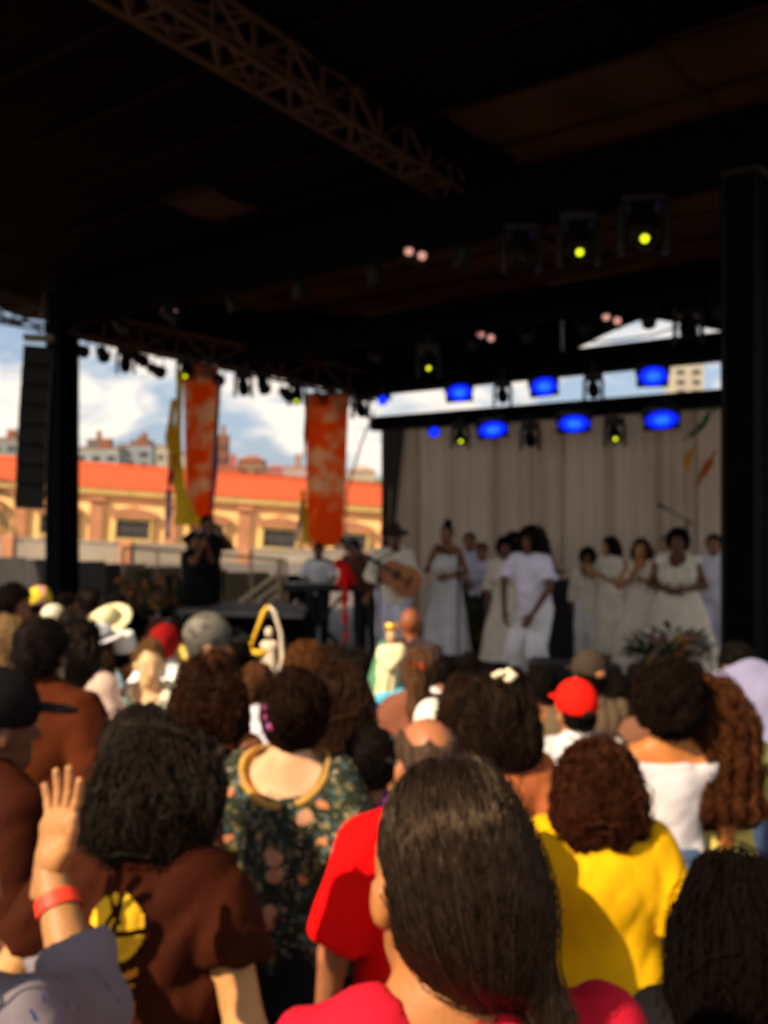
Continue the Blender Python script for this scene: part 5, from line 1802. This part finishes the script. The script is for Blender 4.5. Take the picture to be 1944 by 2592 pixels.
# yellow emblem: a round disc crossed by dark lines, a row of words running down below it
N = 60
yy, xx = np.mgrid[0:N, 0:44]
cx, cy, rad = 20, 17, 16
disc = ((xx-cx)/15.5)**2+((yy-cy)/16.5)**2 < 1
lines = (np.abs(xx-cx-2*np.sin(yy*.18)) < 1.6) | (np.abs(yy-cy-1) < 1.4) | (np.abs((xx-cx+5)+(yy-cy)*.45) < 1.4) & (yy > cy-12) | (np.abs((xx-cx)-(yy-cy+8)*.9) < 1.3) & (yy < cy-3)
feet = (np.abs(yy-37-np.abs(xx-12)*.45) < 2.2) & (xx < 14) & (xx > 2) | (np.abs(yy-39+((xx-28)*.3)) < 2.0) & (xx > 18) & (xx < 34)
EMB = cloth((.82, .46, .02)); EMB2 = cloth((.60, .20, .02))
decal(c2, disc & ~lines, -.080, 1.395, .0036, EMB, 'emblem')
decal(c2, feet, -.080, 1.395, .0036, EMB2, 'emblem_stroke')
words = np.zeros((70, 26), bool)
rw = np.random.default_rng(12)
for k in range(6):
    y0 = k*11
    words[y0:y0+8, 3:6] = True; words[y0+2:y0+4, 3:20] = True
    if k % 2: words[y0:y0+8, 18:21] = True
    else: words[y0+6:y0+8, 6:16] = True; words[y0+3:y0+8, 12:14] = True
decal(c2, words, -.025, 1.245, .0032, EMB2, 'lettering')

# --- clapping person at the border with wristband and embroidered grey sleeve
wA = dict(spread=12, R=dict(e=P(215, 2565, 1.42), w=P(125, 2205, 1.56), f=(.14, .22, .95), p=(-.60, -.78, 0), curl=9),
          L=dict(e=P(-190, 2420, 1.45), w=P(-40, 2215, 1.64), f=(-.25, .22, .9), p=(.88, .2, .2), curl=16))
EMBR = pattern('embroidered_grey', (.20, .17, .19), [((.015, .06, .20), 34, .17, .6), ((.13, .11, .13), 9, .25, .6)])
x3, y3 = -.60, 1.22
c3 = person('clapping person with a red wristband and a grey sleeve embroidered with blue dots', (x3, y3, ground(x3, y3)), R(-8), 1.60, sex='f', skin_c=(.40, .18, .065),
      hair=('bob', BK), vox=.011, handvox=.0045, top=dict(e=.020, sleeve=1.40, hem=.80, mat=EMBR, flare=.014, wr=.005), bottom=TR, worldarm=wA, head=(0, 8, 0), build=1.12, group=CG)
S, e_, w_, fd, pn, cu = c3['J']['R']
d_ = (w_-e_); p_ = w_-d_*.26
MB().tube([(p_-d_*.052)*c3['sc'], (p_+d_*.052)*c3['sc']], [.0345, .0335], 20, False).build('wristband', material('red_band', (.80, .045, .02), rough=.5), c3['root'])

# --- floral blouse
FLOR = pattern('floral_print', (.024, .030, .018), [((.17, .14, .05), 30, .40, .45), ((.05, .10, .12), 38, .35, .40), ((.42, .33, .20), 48, .28, .38), ((.55, .20, .08), 20, .30, .25), ((.62, .30, .17), 10, .30, .26), ((.5, .45, .35), 60, .25, .25)])
c4 = crowd('woman with a dark bun in a floral blouse open at the gold trimmed back', 738, 1700, 3.15, .012, turn=-4, skin_c=(.60, .33, .18), vox=.013, hvox=.011, build=1.0,
      hair=('bun', (.006, .0035, .003), (.04, .017, .009)), hairscale=1.04, top=dict(e=.022, sleeve=.75, puff=.01, flare=.02, hem=.72, neck='scoopback', mat=FLOR, loose=.19, name='blouse'),
      bottom=dict(kind='skirt', mat=cloth((.010, .009, .010)), r=.30, hem=.2), pose='down', head=(6, 10, 4),
      strand=dict(n=900, steps=12, step=.02, off=.010, rad=.0018, wave=.012, wlen=.07, jit=.5, curl=.3))
up4, Ru4 = c4['up'], c4['Ru']
ft = Field((-.30, -.25, 1.15), (.30, .25, 1.60), .009)
ft.ell(up4((0, -.005, 1.25)), (.148+.036, .108+.036, .165+.036), Ru4, .05)
ft.cap(up4((-.12, -.01, 1.35)), up4((.12, -.01, 1.35)), .056+.036, .056+.036, .05)
for sd in (1, -1): ft.cap(up4((sd*.03, -.02, 1.445)), up4((sd*.13, -.012, 1.385)), .040+.028, .030+.036, .05)
ft.ell(up4((0, -.08, 1.455)), (.130, .128, .123), Ru4, 0, sub=True)
f2 = Field((-.30, -.25, 1.15), (.30, .25, 1.60), .009); f2.ell(up4((0, -.08, 1.455)), (.152, .16, .146), Ru4, 0)
ft.D = np.maximum(ft.D, f2.D)
V, Q = ft.mesh(); link('neck_trim', np_mesh('neck_trim', V*c4['sc'], Q), cloth((.50, .27, .06)), c4['top'])
m = MB()
for k in range(3):
    p = c4['hd']((-.075+.012*k, -.085-.012*k, 1.60-.025*k))*c4['sc']
    m.lathe([(.001, -.018), (.016, -.01), (.020, 0), (.014, .012), (.001, .018)], 10, Matrix.Translation(Vector(p)))
m.build('hair_bobble', material('hair_bobbles', (.05, .08, .35), rough=.4, color2=(.6, .04, .14), vscale=30), c4['root'])

# --- red shirt man hidden behind the front woman
# --- yellow shirt woman
YS = cloth((.70, .37, .003))
SKP = pattern('dark_ring_print', (.012, .009, .010), [((.10, .018, .014), 12, .30, .6), ((.012, .009, .010), 12, .19, 1.0)])
c6 = crowd('woman in a bright yellow shirt with reddish brown curly hair and a dark patterned skirt', 1510, 1868, 2.95, .012, skin_c=(.46, .20, .06), vox=.013, hvox=.011, build=1.34,
      hair=('curlbob', (.014, .0045, .003), (.08, .022, .009)), hairscale=.98, top=dict(e=.026, sleeve=.95, hem=.845, mat=YS, wr=.004, wf=14, flare=.01), bottom=dict(kind='skirt', mat=SKP, r=.29, hem=.3, waist=1.0, e=.03), pose='down',
      strand=dict(n=2200, steps=18, step=.018, off=.010, rad=.0022, wave=.016, wlen=.06, jit=.22, top_only=.5))
fb = Field((-.32, -.28, .82), (.32, .28, 1.02), .010)
fb.ell((0, -.005, .955), (.158*1.34+.034, .118*1.34+.034, .125+.034), None, .05); fb.ell((0, 0, 1.09), (.128*1.34+.034, .098*1.34+.034, .13+.034), None, .05)
fb.cut((0, 0, .918), (0, 0, -1)); fb.cut((0, 0, .942), (0, 0, 1))
V, Q = fb.mesh(); link('belt', np_mesh('belt', V*c6['sc'], Q), cloth((.012, .011, .011)), c6['root'])
# --- dark haired woman low at the border
crowd('woman with long black hair and dark clothes in front of the yellow shirted woman', 1862, 2150, 1.58, .012, skin_c=BROWN, vox=.012, hvox=.0105, hair=('long', (.0025, .002, .002), (.008, .005, .004), 1), hairscale=1.0,
      top=dict(e=.022, sleeve=.8, hem=.8, mat=cloth((.006, .005, .005))), bottom=TR, pose='down', turn=6,
      strand=dict(n=2400, steps=20, step=.022, off=.006, rad=.0014, wave=.006, wlen=.12, jit=.10, top_only=.4))
# --- white tank top, cropped afro
crowd('woman with cropped afro hair and a white straight backed top', 1690, 1684, 3.75, .03, skin_c=(.42, .14, .03), vox=.014, hvox=.012, build=.84, hair=('afro', (.006, .004, .003), (.022, .012, .008)), hairscale=1.12,
      top=dict(e=.018, sleeve=0, hem=.86, neck='strapless', topz=1.365, mat=cloth((.56, .52, .55))), bottom=TRJ, pose='down',
      strand=dict(n=1500, steps=7, step=.012, off=.012, rad=.0022, wave=.012, wlen=.03, jit=.8, curl=1.2))
# --- red cap, white shirt
crowd('person in a red backward cap with a black opening and a white T-shirt', 1458, 1722, 4.05, .02, sex='m', skin_c=(.42, .17, .07), hair=('short', BK),
      hat=dict(kind='cap', mat=cloth((.86, .012, .006)), patch=cloth((.02, .01, .01)), size=1.03, pitch=-8), top=dict(e=.028, sleeve=.9, hem=.8, mat=cloth((.64, .60, .63)), flare=.02, wr=.009), bottom=TRJ, pose='front', turn=14)
# --- dark cap, khaki shirt
crowd('man in a dark cap and khaki shirt next to the red cap', 1490, 1646, 5.0, .02, sex='m', skin_c=(.40, .16, .07), hair=('short', BK),
      hat=dict(kind='cap', mat=cloth((.045, .032, .022)), patch=skin((.40, .16, .07)), size=1.03), top=dict(e=.028, sleeve=.9, hem=.8, mat=cloth((.11, .075, .045))), bottom=TR, turn=16, build=1.1)
# --- auburn curls, yellow dress
crowd('woman with long auburn curls and a pale yellow dress beside the cropped afro', 1806, 1706, 3.85, .02, skin_c=(.36, .13, .04), hair=('longcurl', (.022, .007, .003), (.12, .036, .011)), hvox=.013,
      top=dict(e=.022, sleeve=.55, puff=.02, hem=.9, mat=cloth((.50, .42, .11)), name='bodice'), bottom=dict(kind='skirt', mat=cloth((.50, .42, .11)), r=.30, hem=.4), pose='clap', turn=-6,
      strand=dict(n=900, steps=18, step=.025, off=.012, rad=.003, wave=.016, wlen=.07, jit=.2, top_only=.5))
# --- lavender shirt bowed
crowd('person in a lavender shirt bowing the head at the right edge of the audience', 1938, 1600, 5.0, .0, sex='m', skin_c=DARK, hair=('short', BK), H=1.70, lean=20, head=(55, 0, 0), build=1.1,
      top=dict(neck='none', e=.030, sleeve=.95, hem=.75, mat=cloth((.24, .23, .38)), flare=.02, wr=.002), bottom=TRJ, pose='front')
# --- dark hair with white clip
c13 = crowd('dark haired woman with a white flower clip beside the front woman', 1262, 1704, 3.5, .012, skin_c=(.40, .15, .06), hair=('wavy', (.006, .004, .003), (.026, .013, .008)), hvox=.012, hairscale=1.04, build=.85,
      top=dict(e=.018, sleeve=.7, hem=.8, mat=cloth((.42, .12, .04))), bottom=TR,
      strand=dict(n=700, steps=16, step=.022, off=.008, rad=.0024, wave=.01, wlen=.08, jit=.15, top_only=.5))
m = MB()
for k in range(6):
    a = k*1.05
    p = Vector(c13['hd']((.02+.028*math.cos(a), -.06+.02*math.sin(a), 1.715+.012*math.sin(a*2)))*c13['sc'])
    m.lathe([(.001, -.014), (.016, -.006), (.018, .004), (.001, .012)], 8, Matrix.Translation(p))
m.build('hair_clip', cloth((.80, .68, .48)), c13['root'])
crowd('woman with smooth dark brown hair next to the white flower clip', 1172, 1706, 4.1, .012, skin_c=BROWN, hair=('bob', (.010, .005, .003), (.034, .014, .008)), top=dict(e=.022, sleeve=.7, hem=.8, mat=cloth((.55, .50, .52))), bottom=TR)
# --- balding man
c14 = crowd('balding man with glasses and a bright red shirt behind the front woman', 1085, 1820, 2.54, .0, sex='m', skin_c=(.36, .13, .055), hair=('bald', (.03, .018, .012), (.10, .06, .04)), vox=.013, hvox=.011, turn=18, head=(4, 10, 0),
      top=dict(e=.022, sleeve=.92, hem=.72, mat=cloth((.80, .003, .003)), flare=.012, wr=.006, loose=.165), bottom=TR, poseL='down', build=1.08)
m = MB(); q_ = c14['hd']; s4 = c14['sc']
m.tube([q_((-.082, -.01, 1.585))*s4, q_((-.080, .08, 1.585))*s4, q_((-.05, .115, 1.58))*s4, q_((.05, .115, 1.58))*s4, q_((.080, .08, 1.585))*s4, q_((.082, -.01, 1.585))*s4], .004, 6).build('glasses', BLACKP, c14['root'])
# --- long brown hair
crowd('woman with long brown hair and a white top beside the floral blouse', 872, 1676, 3.9, .012, skin_c=(.50, .20, .06), hair=('long', (.010, .0045, .003), (.04, .016, .008)), hvox=.013, hairscale=1.0, turn=-10,
      top=dict(e=.020, sleeve=.35, hem=.8, mat=cloth((.74, .70, .74))), bottom=dict(kind='skirt', mat=cloth((.30, .04, .28)), r=.28, hem=.4), pose='front',
      strand=dict(n=900, steps=20, step=.026, off=.006, rad=.0026, wave=.008, wlen=.12, jit=.12, top_only=.4))
crowd('person in a purple shirt behind the red shirted man', 940, 1835, 3.2, .01, skin_c=BROWN, hair=('short', BK), top=dict(e=.02, sleeve=.8, hem=.8, mat=cloth((.26, .03, .30))), bottom=TR)
# --- brown curly hair woman with strap
c16 = crowd('woman with thick brown hair, brown top with yellow print and a bag strap', 540, 1642, 3.65, .02, skin_c=(.30, .10, .035), hair=('wavy', (.008, .0035, .0025), (.05, .015, .006)), hvox=.012, hairscale=.90, turn=-6,
      top=dict(e=.02, sleeve=.15, hem=.8, neck='tank', mat=BRS), bottom=TR,
      strand=dict(n=1300, steps=14, step=.022, off=.012, rad=.0026, wave=.014, wlen=.05, jit=.3, curl=.3))
yy, xx = np.mgrid[0:40, 0:22]
pr = (((xx-11)/9.)**2+((yy-9)/9.)**2 < 1) & ~((np.abs(xx-11) < 1.2) | (np.abs(yy-9) < 1.2)) | ((yy > 20) & ((xx+yy*2) % 7 < 3) & (xx > 6))
decal(c16, pr, -.13, 1.24, .0055, EMB, 'emblem')
m = MB()
fld = c16['top_field']
pts = []
for k in range(9):
    t = k/8
    p = np.array([[.10-.20*t, -.35, 1.40-.38*t]])
    for it in range(50):
        p[:, 1] += np.clip(fld.sample(p), -.02, .02)*.8
    pts.append((p[0]+np.array((0, -.008, 0)))*c16['sc'])
m.tube(pts, .016, 6).build('bag_strap', cloth((.03, .022, .018)), c16['root'])
# --- tall man in brown shirt
crowd('tall dark skinned man in a rust brown shirt with short black hair', 108, 1566, 3.9, .012, sex='m', skin_c=(.07, .028, .016), hair=('short', (.008, .006, .006)), hairscale=1.06,
      top=dict(e=.030, sleeve=.95, hem=.75, mat=cloth((.075, .014, .003)), flare=.02, wr=.006), bottom=TR, turn=4)
# --- black cap
crowd('person in a black peaked cap and brown top seen half from the side', -8, 1706, 2.7, .015, sex='m', skin_c=DARK, hair=('short', BK), hat=dict(kind='cap', mat=cloth((.006, .005, .0055)), size=1.08), turn=-38,
      top=dict(e=.03, sleeve=.9, hem=.8, mat=cloth((.04, .008, .002)), wr=.006), bottom=TR, vox=.013, build=1.1)
# --- fair girl facing the camera
c19 = crowd('fair girl with pulled back hair and pale strap top, facing away from the stage', 376, 1618, 5.3, .008, target=(-.6, 0), skin_c=(.72, .45, .24), hair=('short', (.10, .05, .02), (.26, .14, .06)), face=True, head=(10, 14, 0), vox=.0135,
      top=dict(e=.016, sleeve=0, hem=.84, neck='tank', mat=cloth((.74, .70, .58))), bottom=TRJ)
HATC = cloth((.80, .72, .42)); HATW = cloth((.80, .79, .84))
crowd('person in a cream straw hat near the pink and yellow cloth hat', 137, 1526, 7.4, .06, skin_c=BROWN, hair=('short', BK), hat=dict(kind='brimhat', mat=cloth((.80, .74, .56)), w=.155), top=dict(e=.02, sleeve=.8, hem=.8, mat=cloth((.5, .3, .1))), bottom=TR)
crowd('person in a pale yellow tilted sun hat behind the white hat', 278, 1528, 7.2, .06, skin_c=BROWN, hair=('short', BK), hat=dict(kind='brimhat', mat=HATC, w=.20, pitch=-35, roll=20), top=dict(e=.02, sleeve=.8, hem=.8, mat=cloth((.6, .5, .4))), bottom=TR)
crowd('woman in a white hat with a dark band and a pale blue top', 255, 1570, 6.2, .06, skin_c=(.42, .16, .06), hair=('long', (.03, .014, .008)), hat=dict(kind='brimhat', mat=HATW, band=cloth((.08, .10, .2)), w=.17, pitch=-12), top=dict(e=.02, sleeve=.3, hem=.8, mat=cloth((.36, .58, .66))), bottom=TR, turn=-14)
crowd('person in a tall white cap beside the fair haired girl', 318, 1596, 6.4, .06, skin_c=(.44, .17, .06), hair=('short', BK), hat=dict(kind='pillbox', mat=cloth((.86, .85, .80)), pitch=-14), top=dict(e=.02, sleeve=.8, hem=.8, mat=cloth((.35, .12, .04))), bottom=TR)
crowd('woman in a red headscarf and white blouse next to the grey cap', 420, 1582, 6.0, .025, skin_c=BROWN, hair=('none', BK), hat=dict(kind='scarf', mat=cloth((.26, .006, .006))), top=dict(e=.028, sleeve=.9, puff=.02, hem=.8, mat=cloth((.82, .82, .82))), bottom=TR, build=1.1)
crowd('man in a large grey cap with a black peak', 528, 1556, 4.9, .02, sex='m', skin_c=TAN, hair=('short', (.10, .09, .08)), hat=dict(kind='cap', mat=pattern('grey_tweed', (.13, .12, .10), [((.20, .18, .15), 14, .45, .5), ((.08, .07, .06), 20, .4, .5)]), brim=cloth((.012, .012, .012)), size=1.04, roll=12), turn=-62, top=dict(e=.02, sleeve=.8, hem=.8, mat=cloth((.8, .78, .75))), bottom=TR, build=1.15)
crowd('woman with long dark hair and a pink white sleeve beside the tall man', 205, 1560, 4.8, .012, skin_c=(.50, .24, .14), hair=('long', BK), top=dict(e=.03, sleeve=1.5, hem=.8, mat=cloth((.66, .46, .38))), bottom=TR, turn=-10)
crowd('person in a sky blue striped top beside the fair haired girl', 252, 1650, 5.2, .012, skin_c=(.46, .2, .1), hair=('bob', (.02, .011, .007)), top=dict(e=.022, sleeve=.4, hem=.8, mat=cloth((.40, .60, .66))), bottom=TR)
crowd('woman in a white lilac blouse below the yellow ribboned arch', 655, 1672, 4.9, .012, skin_c=(.50, .22, .1), hair=('bun', (.04, .016, .008), (.2, .08, .03)), top=dict(e=.03, sleeve=.95, hem=.8, mat=cloth((.72, .68, .78))), bottom=TR, turn=6)
crowd('woman with frizzy orange brown hair behind the dark bun', 775, 1626, 5.2, .03, skin_c=BROWN, hair=('afro', (.06, .022, .008), (.24, .09, .03)), top=dict(e=.022, sleeve=.7, hem=.8, mat=cloth((.2, .08, .05))), bottom=TR)
crowd('dark haired person with bushy hair by the grey barrier panels', 38, 1482, 6.6, .03, skin_c=(.2, .07, .03), hair=('afro', BK), turn=-60, top=dict(e=.022, sleeve=.7, hem=.8, mat=cloth((.10, .06, .05))), bottom=TR)
crowd('blond haired person in an orange top next to the black peaked cap', 18, 1560, 4.9, .012, skin_c=TAN, hair=('bob', (.22, .13, .05), (.46, .30, .14)), top=dict(e=.022, sleeve=.7, hem=.8, mat=cloth((.80, .24, .03))), bottom=TR)
crowd('person with a pink and yellow cloth hat near the barrier panels', 102, 1480, 8.0, .05, skin_c=BROWN, hair=('short', BK), hat=dict(kind='beanie', mat=pattern('pink_yellow_cloth', (.80, .34, .30), [((.80, .58, .04), 6, .6, .5)]), roll=14), top=dict(e=.022, sleeve=.7, hem=.8, mat=cloth((.3, .08, .06))), bottom=TR)
for u, v, d, lb, hc, tp in ((172, 1500, 8.4, 'dark haired person between the cream hat and the roof tower', 'short', (.12, .06, .05)),
                       (232, 1486, 9.0, 'dark haired person behind the pale yellow sun hat', 'bob', (.25, .10, .06)),
                       (300, 1500, 8.6, 'dark haired person in front of the orange flower arrangement', 'short', (.30, .12, .05)),
                       (345, 1545, 7.4, 'dark haired person behind the tall white cap', 'afro', (.12, .05, .04)),
                       (596, 1590, 6.6, 'person with greying hair beneath the riser platform', 'short', (.55, .50, .42)),
                       (905, 1640, 5.8, 'brown haired person beside the saint statue', 'bob', (.2, .1, .07)),
                       (1372, 1682, 5.0, 'dark haired person with bare brown shoulders beside the red cap', 'short', (.40, .15, .06)),
                       (1618, 1676, 5.6, 'dark haired person behind the cropped afro', 'short', (.12, .06, .05)),
                       (1660, 1700, 4.9, 'bushy haired person in brown beside the khaki shirt', 'afro', (.16, .07, .04)),
                       (1128, 1660, 6.2, 'small dark haired person below the stage monitor', 'short', (.66, .60, .62)),
                       (1752, 1672, 6.0, 'dark haired person by the flower arrangement at the right tower', 'short', (.1, .07, .07))):
    crowd(lb, u, v, d, .012, skin_c=BROWN, hair=(hc, BK), top=dict(e=.022, sleeve=.75, hem=.8, mat=cloth(tp)), bottom=TR, vox=.018)
for u, v, d, lb, hc, tp, hcol in ((62, 1532, 7.6, 'dark haired person in a white shirt between the hats and the tall man', 'short', (.8, .78, .76), BK),
                       (190, 1538, 7.0, 'person in a pale pink shirt beside the cream straw hat', 'bob', (.74, .5, .42), (.02, .01, .006)),
                       (452, 1566, 7.6, 'person in a yellow shirt between the red headscarf and the grey cap', 'short', (.7, .5, .1), BK),
                       (600, 1612, 5.6, 'woman in a white sleeveless top beside the grey cap', 'bun', (.82, .80, .80), BK),
                       (705, 1604, 6.8, 'person in a pale blue shirt behind the yellow ribboned arch', 'short', (.4, .55, .66), BK),
                       (842, 1628, 6.2, 'dark haired woman in white beside the frizzy orange brown hair', 'bob', (.8, .77, .74), (.015, .008, .005)),
                       (1186, 1650, 6.8, 'person in a white shirt below the white dressed singer', 'short', (.8, .78, .80), BK),
                       (1300, 1688, 5.6, 'person in a peach coloured top below the dancer', 'short', (.7, .38, .2), BK),
                       (1560, 1704, 5.4, 'person in a white shirt between the dark cap and the cropped afro', 'short', (.82, .8, .8), BK),
                       (1712, 1662, 6.6, 'person in a light blue shirt under the flower arrangement at the stage edge', 'bob', (.45, .5, .66), BK)):
    crowd(lb, u, v, d, .012, skin_c=(.40, .16, .06), hair=(hc, hcol), top=dict(e=.022, sleeve=.75, hem=.8, mat=cloth(tp)), bottom=TR, vox=.018)
crowd('grey haired person beside the lavender shirt', 1836, 1690, 5.4, .012, skin_c=BROWN, hair=('short', (.22, .20, .17), (.45, .42, .38)), top=dict(e=.022, sleeve=.75, hem=.8, mat=cloth((.12, .05, .04))), bottom=TR)
crowd('bald brown skinned man behind the saint statue', 1040, 1540, 6.9, .0, sex='m', skin_c=(.26, .075, .028), hair=('none', BK), top=dict(e=.022, sleeve=.75, hem=.8, mat=cloth((.05, .03, .03))), bottom=TR)
c28 = crowd('woman with a light brown ponytail held by a red tie', 1062, 1640, 5.0, .012, skin_c=BROWN, hair=('ponytail', (.05, .022, .010), (.20, .095, .045)), top=dict(e=.022, sleeve=.75, hem=.8, mat=cloth((.20, .07, .04))), bottom=TR,
      strand=dict(n=500, steps=14, step=.025, off=.006, rad=.003, wave=.004, wlen=.1, jit=.1))
MB().lathe([(.030, -.012), (.036, 0), (.030, .012)], 12, Matrix.Translation(Vector(c28['hd']((0, -.125, 1.615))*c28['sc'])) @ Matrix.Rotation(R(60), 4, 'X')).build('hair_tie', cloth((.82, .01, .01)), c28['root'])
crowd('person in a white cap between the ponytail and the balding man', 1095, 1772, 4.2, .03, skin_c=(.42, .16, .06), hair=('short', BK), hat=dict(kind='beanie', mat=cloth((.84, .80, .70))), top=dict(e=.022, sleeve=.75, hem=.8, mat=cloth((.45, .30, .42))), bottom=TR)
crowd('person with black hair standing in front of the wavy black hair', 368, 1782, 2.75, .012, skin_c=BROWN, hair=('bob', (.008, .006, .006), (.03, .02, .014)), hvox=.012, top=dict(e=.022, sleeve=.75, hem=.8, mat=cloth((.12, .05, .03))), bottom=TR)

# ------------------------------------------------------------------ carried shrines
def pedestal(c, w, zt, mat_, name, label, cat):
    root = empty(name, (c[0], c[1], 0))
    f = Field((-.5, -.5, 0), (.5, .5, zt+.1), .022)
    f.cone((0, 0, zt), (0, 0, .01), w, w*1.25, .9, 12, .02, 0, 1)
    field_obj(f, 'drape', mat_, root)
    tag(root, label, cat)
    return root
c = P(988, 1850, 5.6)
pedestal(c, .13, c.z-.002, pattern('pink_white_cloth', (.70, .58, .50), [((.75, .36, .28), 9, .4, .4)]), 'draped_pedestal', 'narrow pedestal draped in pink and white cloth under the saint statue', 'pedestal')
st = empty('statue', (c[0], c[1], c.z))
BLF = pattern('blue_white_flowers', (.10, .52, .78), [((.75, .78, .76), 30, .42, .45), ((.02, .20, .42), 24, .3, .3), ((.5, .5, .1), 30, .25, .15)])
f = Field((-.22, -.22, -.02), (.22, .22, .72), .010)
f.cone((0, 0, .235), (0, 0, .0), .085, .115, .9, 6, .008, 0, 1); f.noise(.012, 60, 3, 5)
field_obj(f, 'flower_base', BLF, st)
f = Field((-.2, -.2, .18), (.2, .2, .72), .008)
f.cone((0, 0, .46), (-.035, 0, .20), .055, .075, .8, 9, .007, .0, 2); f.cap((-.03, -.01, .44), (.045, -.01, .45), .045, .045, .03); f.cap((.05, -.03, .42), (.0, -.07, .37), .024, .02, .02); f.cap((-.05, -.03, .42), (-.0, -.07, .37), .024, .02, .02)
field_obj(f, 'robe', cloth((.80, .70, .42)), st)
f = Field((-.2, -.2, .18), (.2, .2, .72), .008)
f.cone((0, .02, .50), (-.03, .03, .22), .06, .105, .7, 7, .008, 0, 3); f.ell((-.03, -.09, .34), (.055, .07, .22), None, .01, sub=True)
field_obj(f, 'mantle', cloth((.10, .26, .15)), st)
f = Field((-.1, -.1, .44), (.1, .1, .66), .006)
f.ell((.005, -.01, .535), (.030, .034, .042), None, 0); f.cap((.005, 0, .47), (.005, -.005, .51), .02, .02, .01); f.cap((.005, -.045, .535), (.005, -.048, .525), .005, .007, .006)
field_obj(f, 'head', skin((.62, .38, .20)), st)
MB().lathe([(.030, .565), (.034, .575), (.040, .605), (.036, .606), (.030, .58)], 14, Matrix.Translation((.005, -.008, 0))).build('crown', material('gold_crown', (.75, .38, .06), rough=.35, metal=.6), st)
tag(st, 'small saint statue in a cream robe and green mantle on a base of blue flowers', 'statue')

c = P(668, 1718, 5.9)
pedestal(c, .15, c.z-.002, cloth((.66, .62, .70)), 'draped_pedestal', 'pedestal draped in white lilac cloth under the yellow ribboned arch', 'pedestal')
sh_ = empty('flower_arch', (c[0], c[1], c.z))
YR = material('yellow_satin', (.82, .46, .015), rough=.5, var=.2, vscale=10)
pts = [(-.16, 0, .0), (-.11, 0, .13), (-.05, 0, .27), (0, 0, .40), (.03, 0, .43), (.06, 0, .40), (.10, 0, .27), (.11, 0, .13), (.10, 0, 0)]
MB().tube(pts[:5], [.007, .009, .006, .008, .009], 10, sx=1.6).build('yellow_ribbon', YR, sh_)
MB().tube(pts[4:], [.009, .013, .011, .015, .012], 10).build('flower_garland', pattern('garland', (.72, .60, .45), [((.75, .35, .22), 40, .4, .4), ((.7, .66, .6), 60, .4, .4)]), sh_)
MB().tube([(-.09, -.02, .17), (-.02, -.035, .155), (.03, -.02, .17)], [.012, .02, .012], 10).build('bow', YR, sh_)
f = Field((-.1, -.1, 0), (.12, .1, .36), .008)
f.cone((.03, 0, .22), (.03, 0, 0), .025, .055, .9, 7, .006, 0, 1); f.ell((.03, 0, .275), (.024, .026, .032), None, .01); f.cap((.0, 0, .20), (.06, 0, .20), .022, .022, .02)
field_obj(f, 'figure', cloth((.74, .62, .46)), sh_)
tag(sh_, 'small arch of yellow ribbon and pale flowers around a little figure', 'shrine')
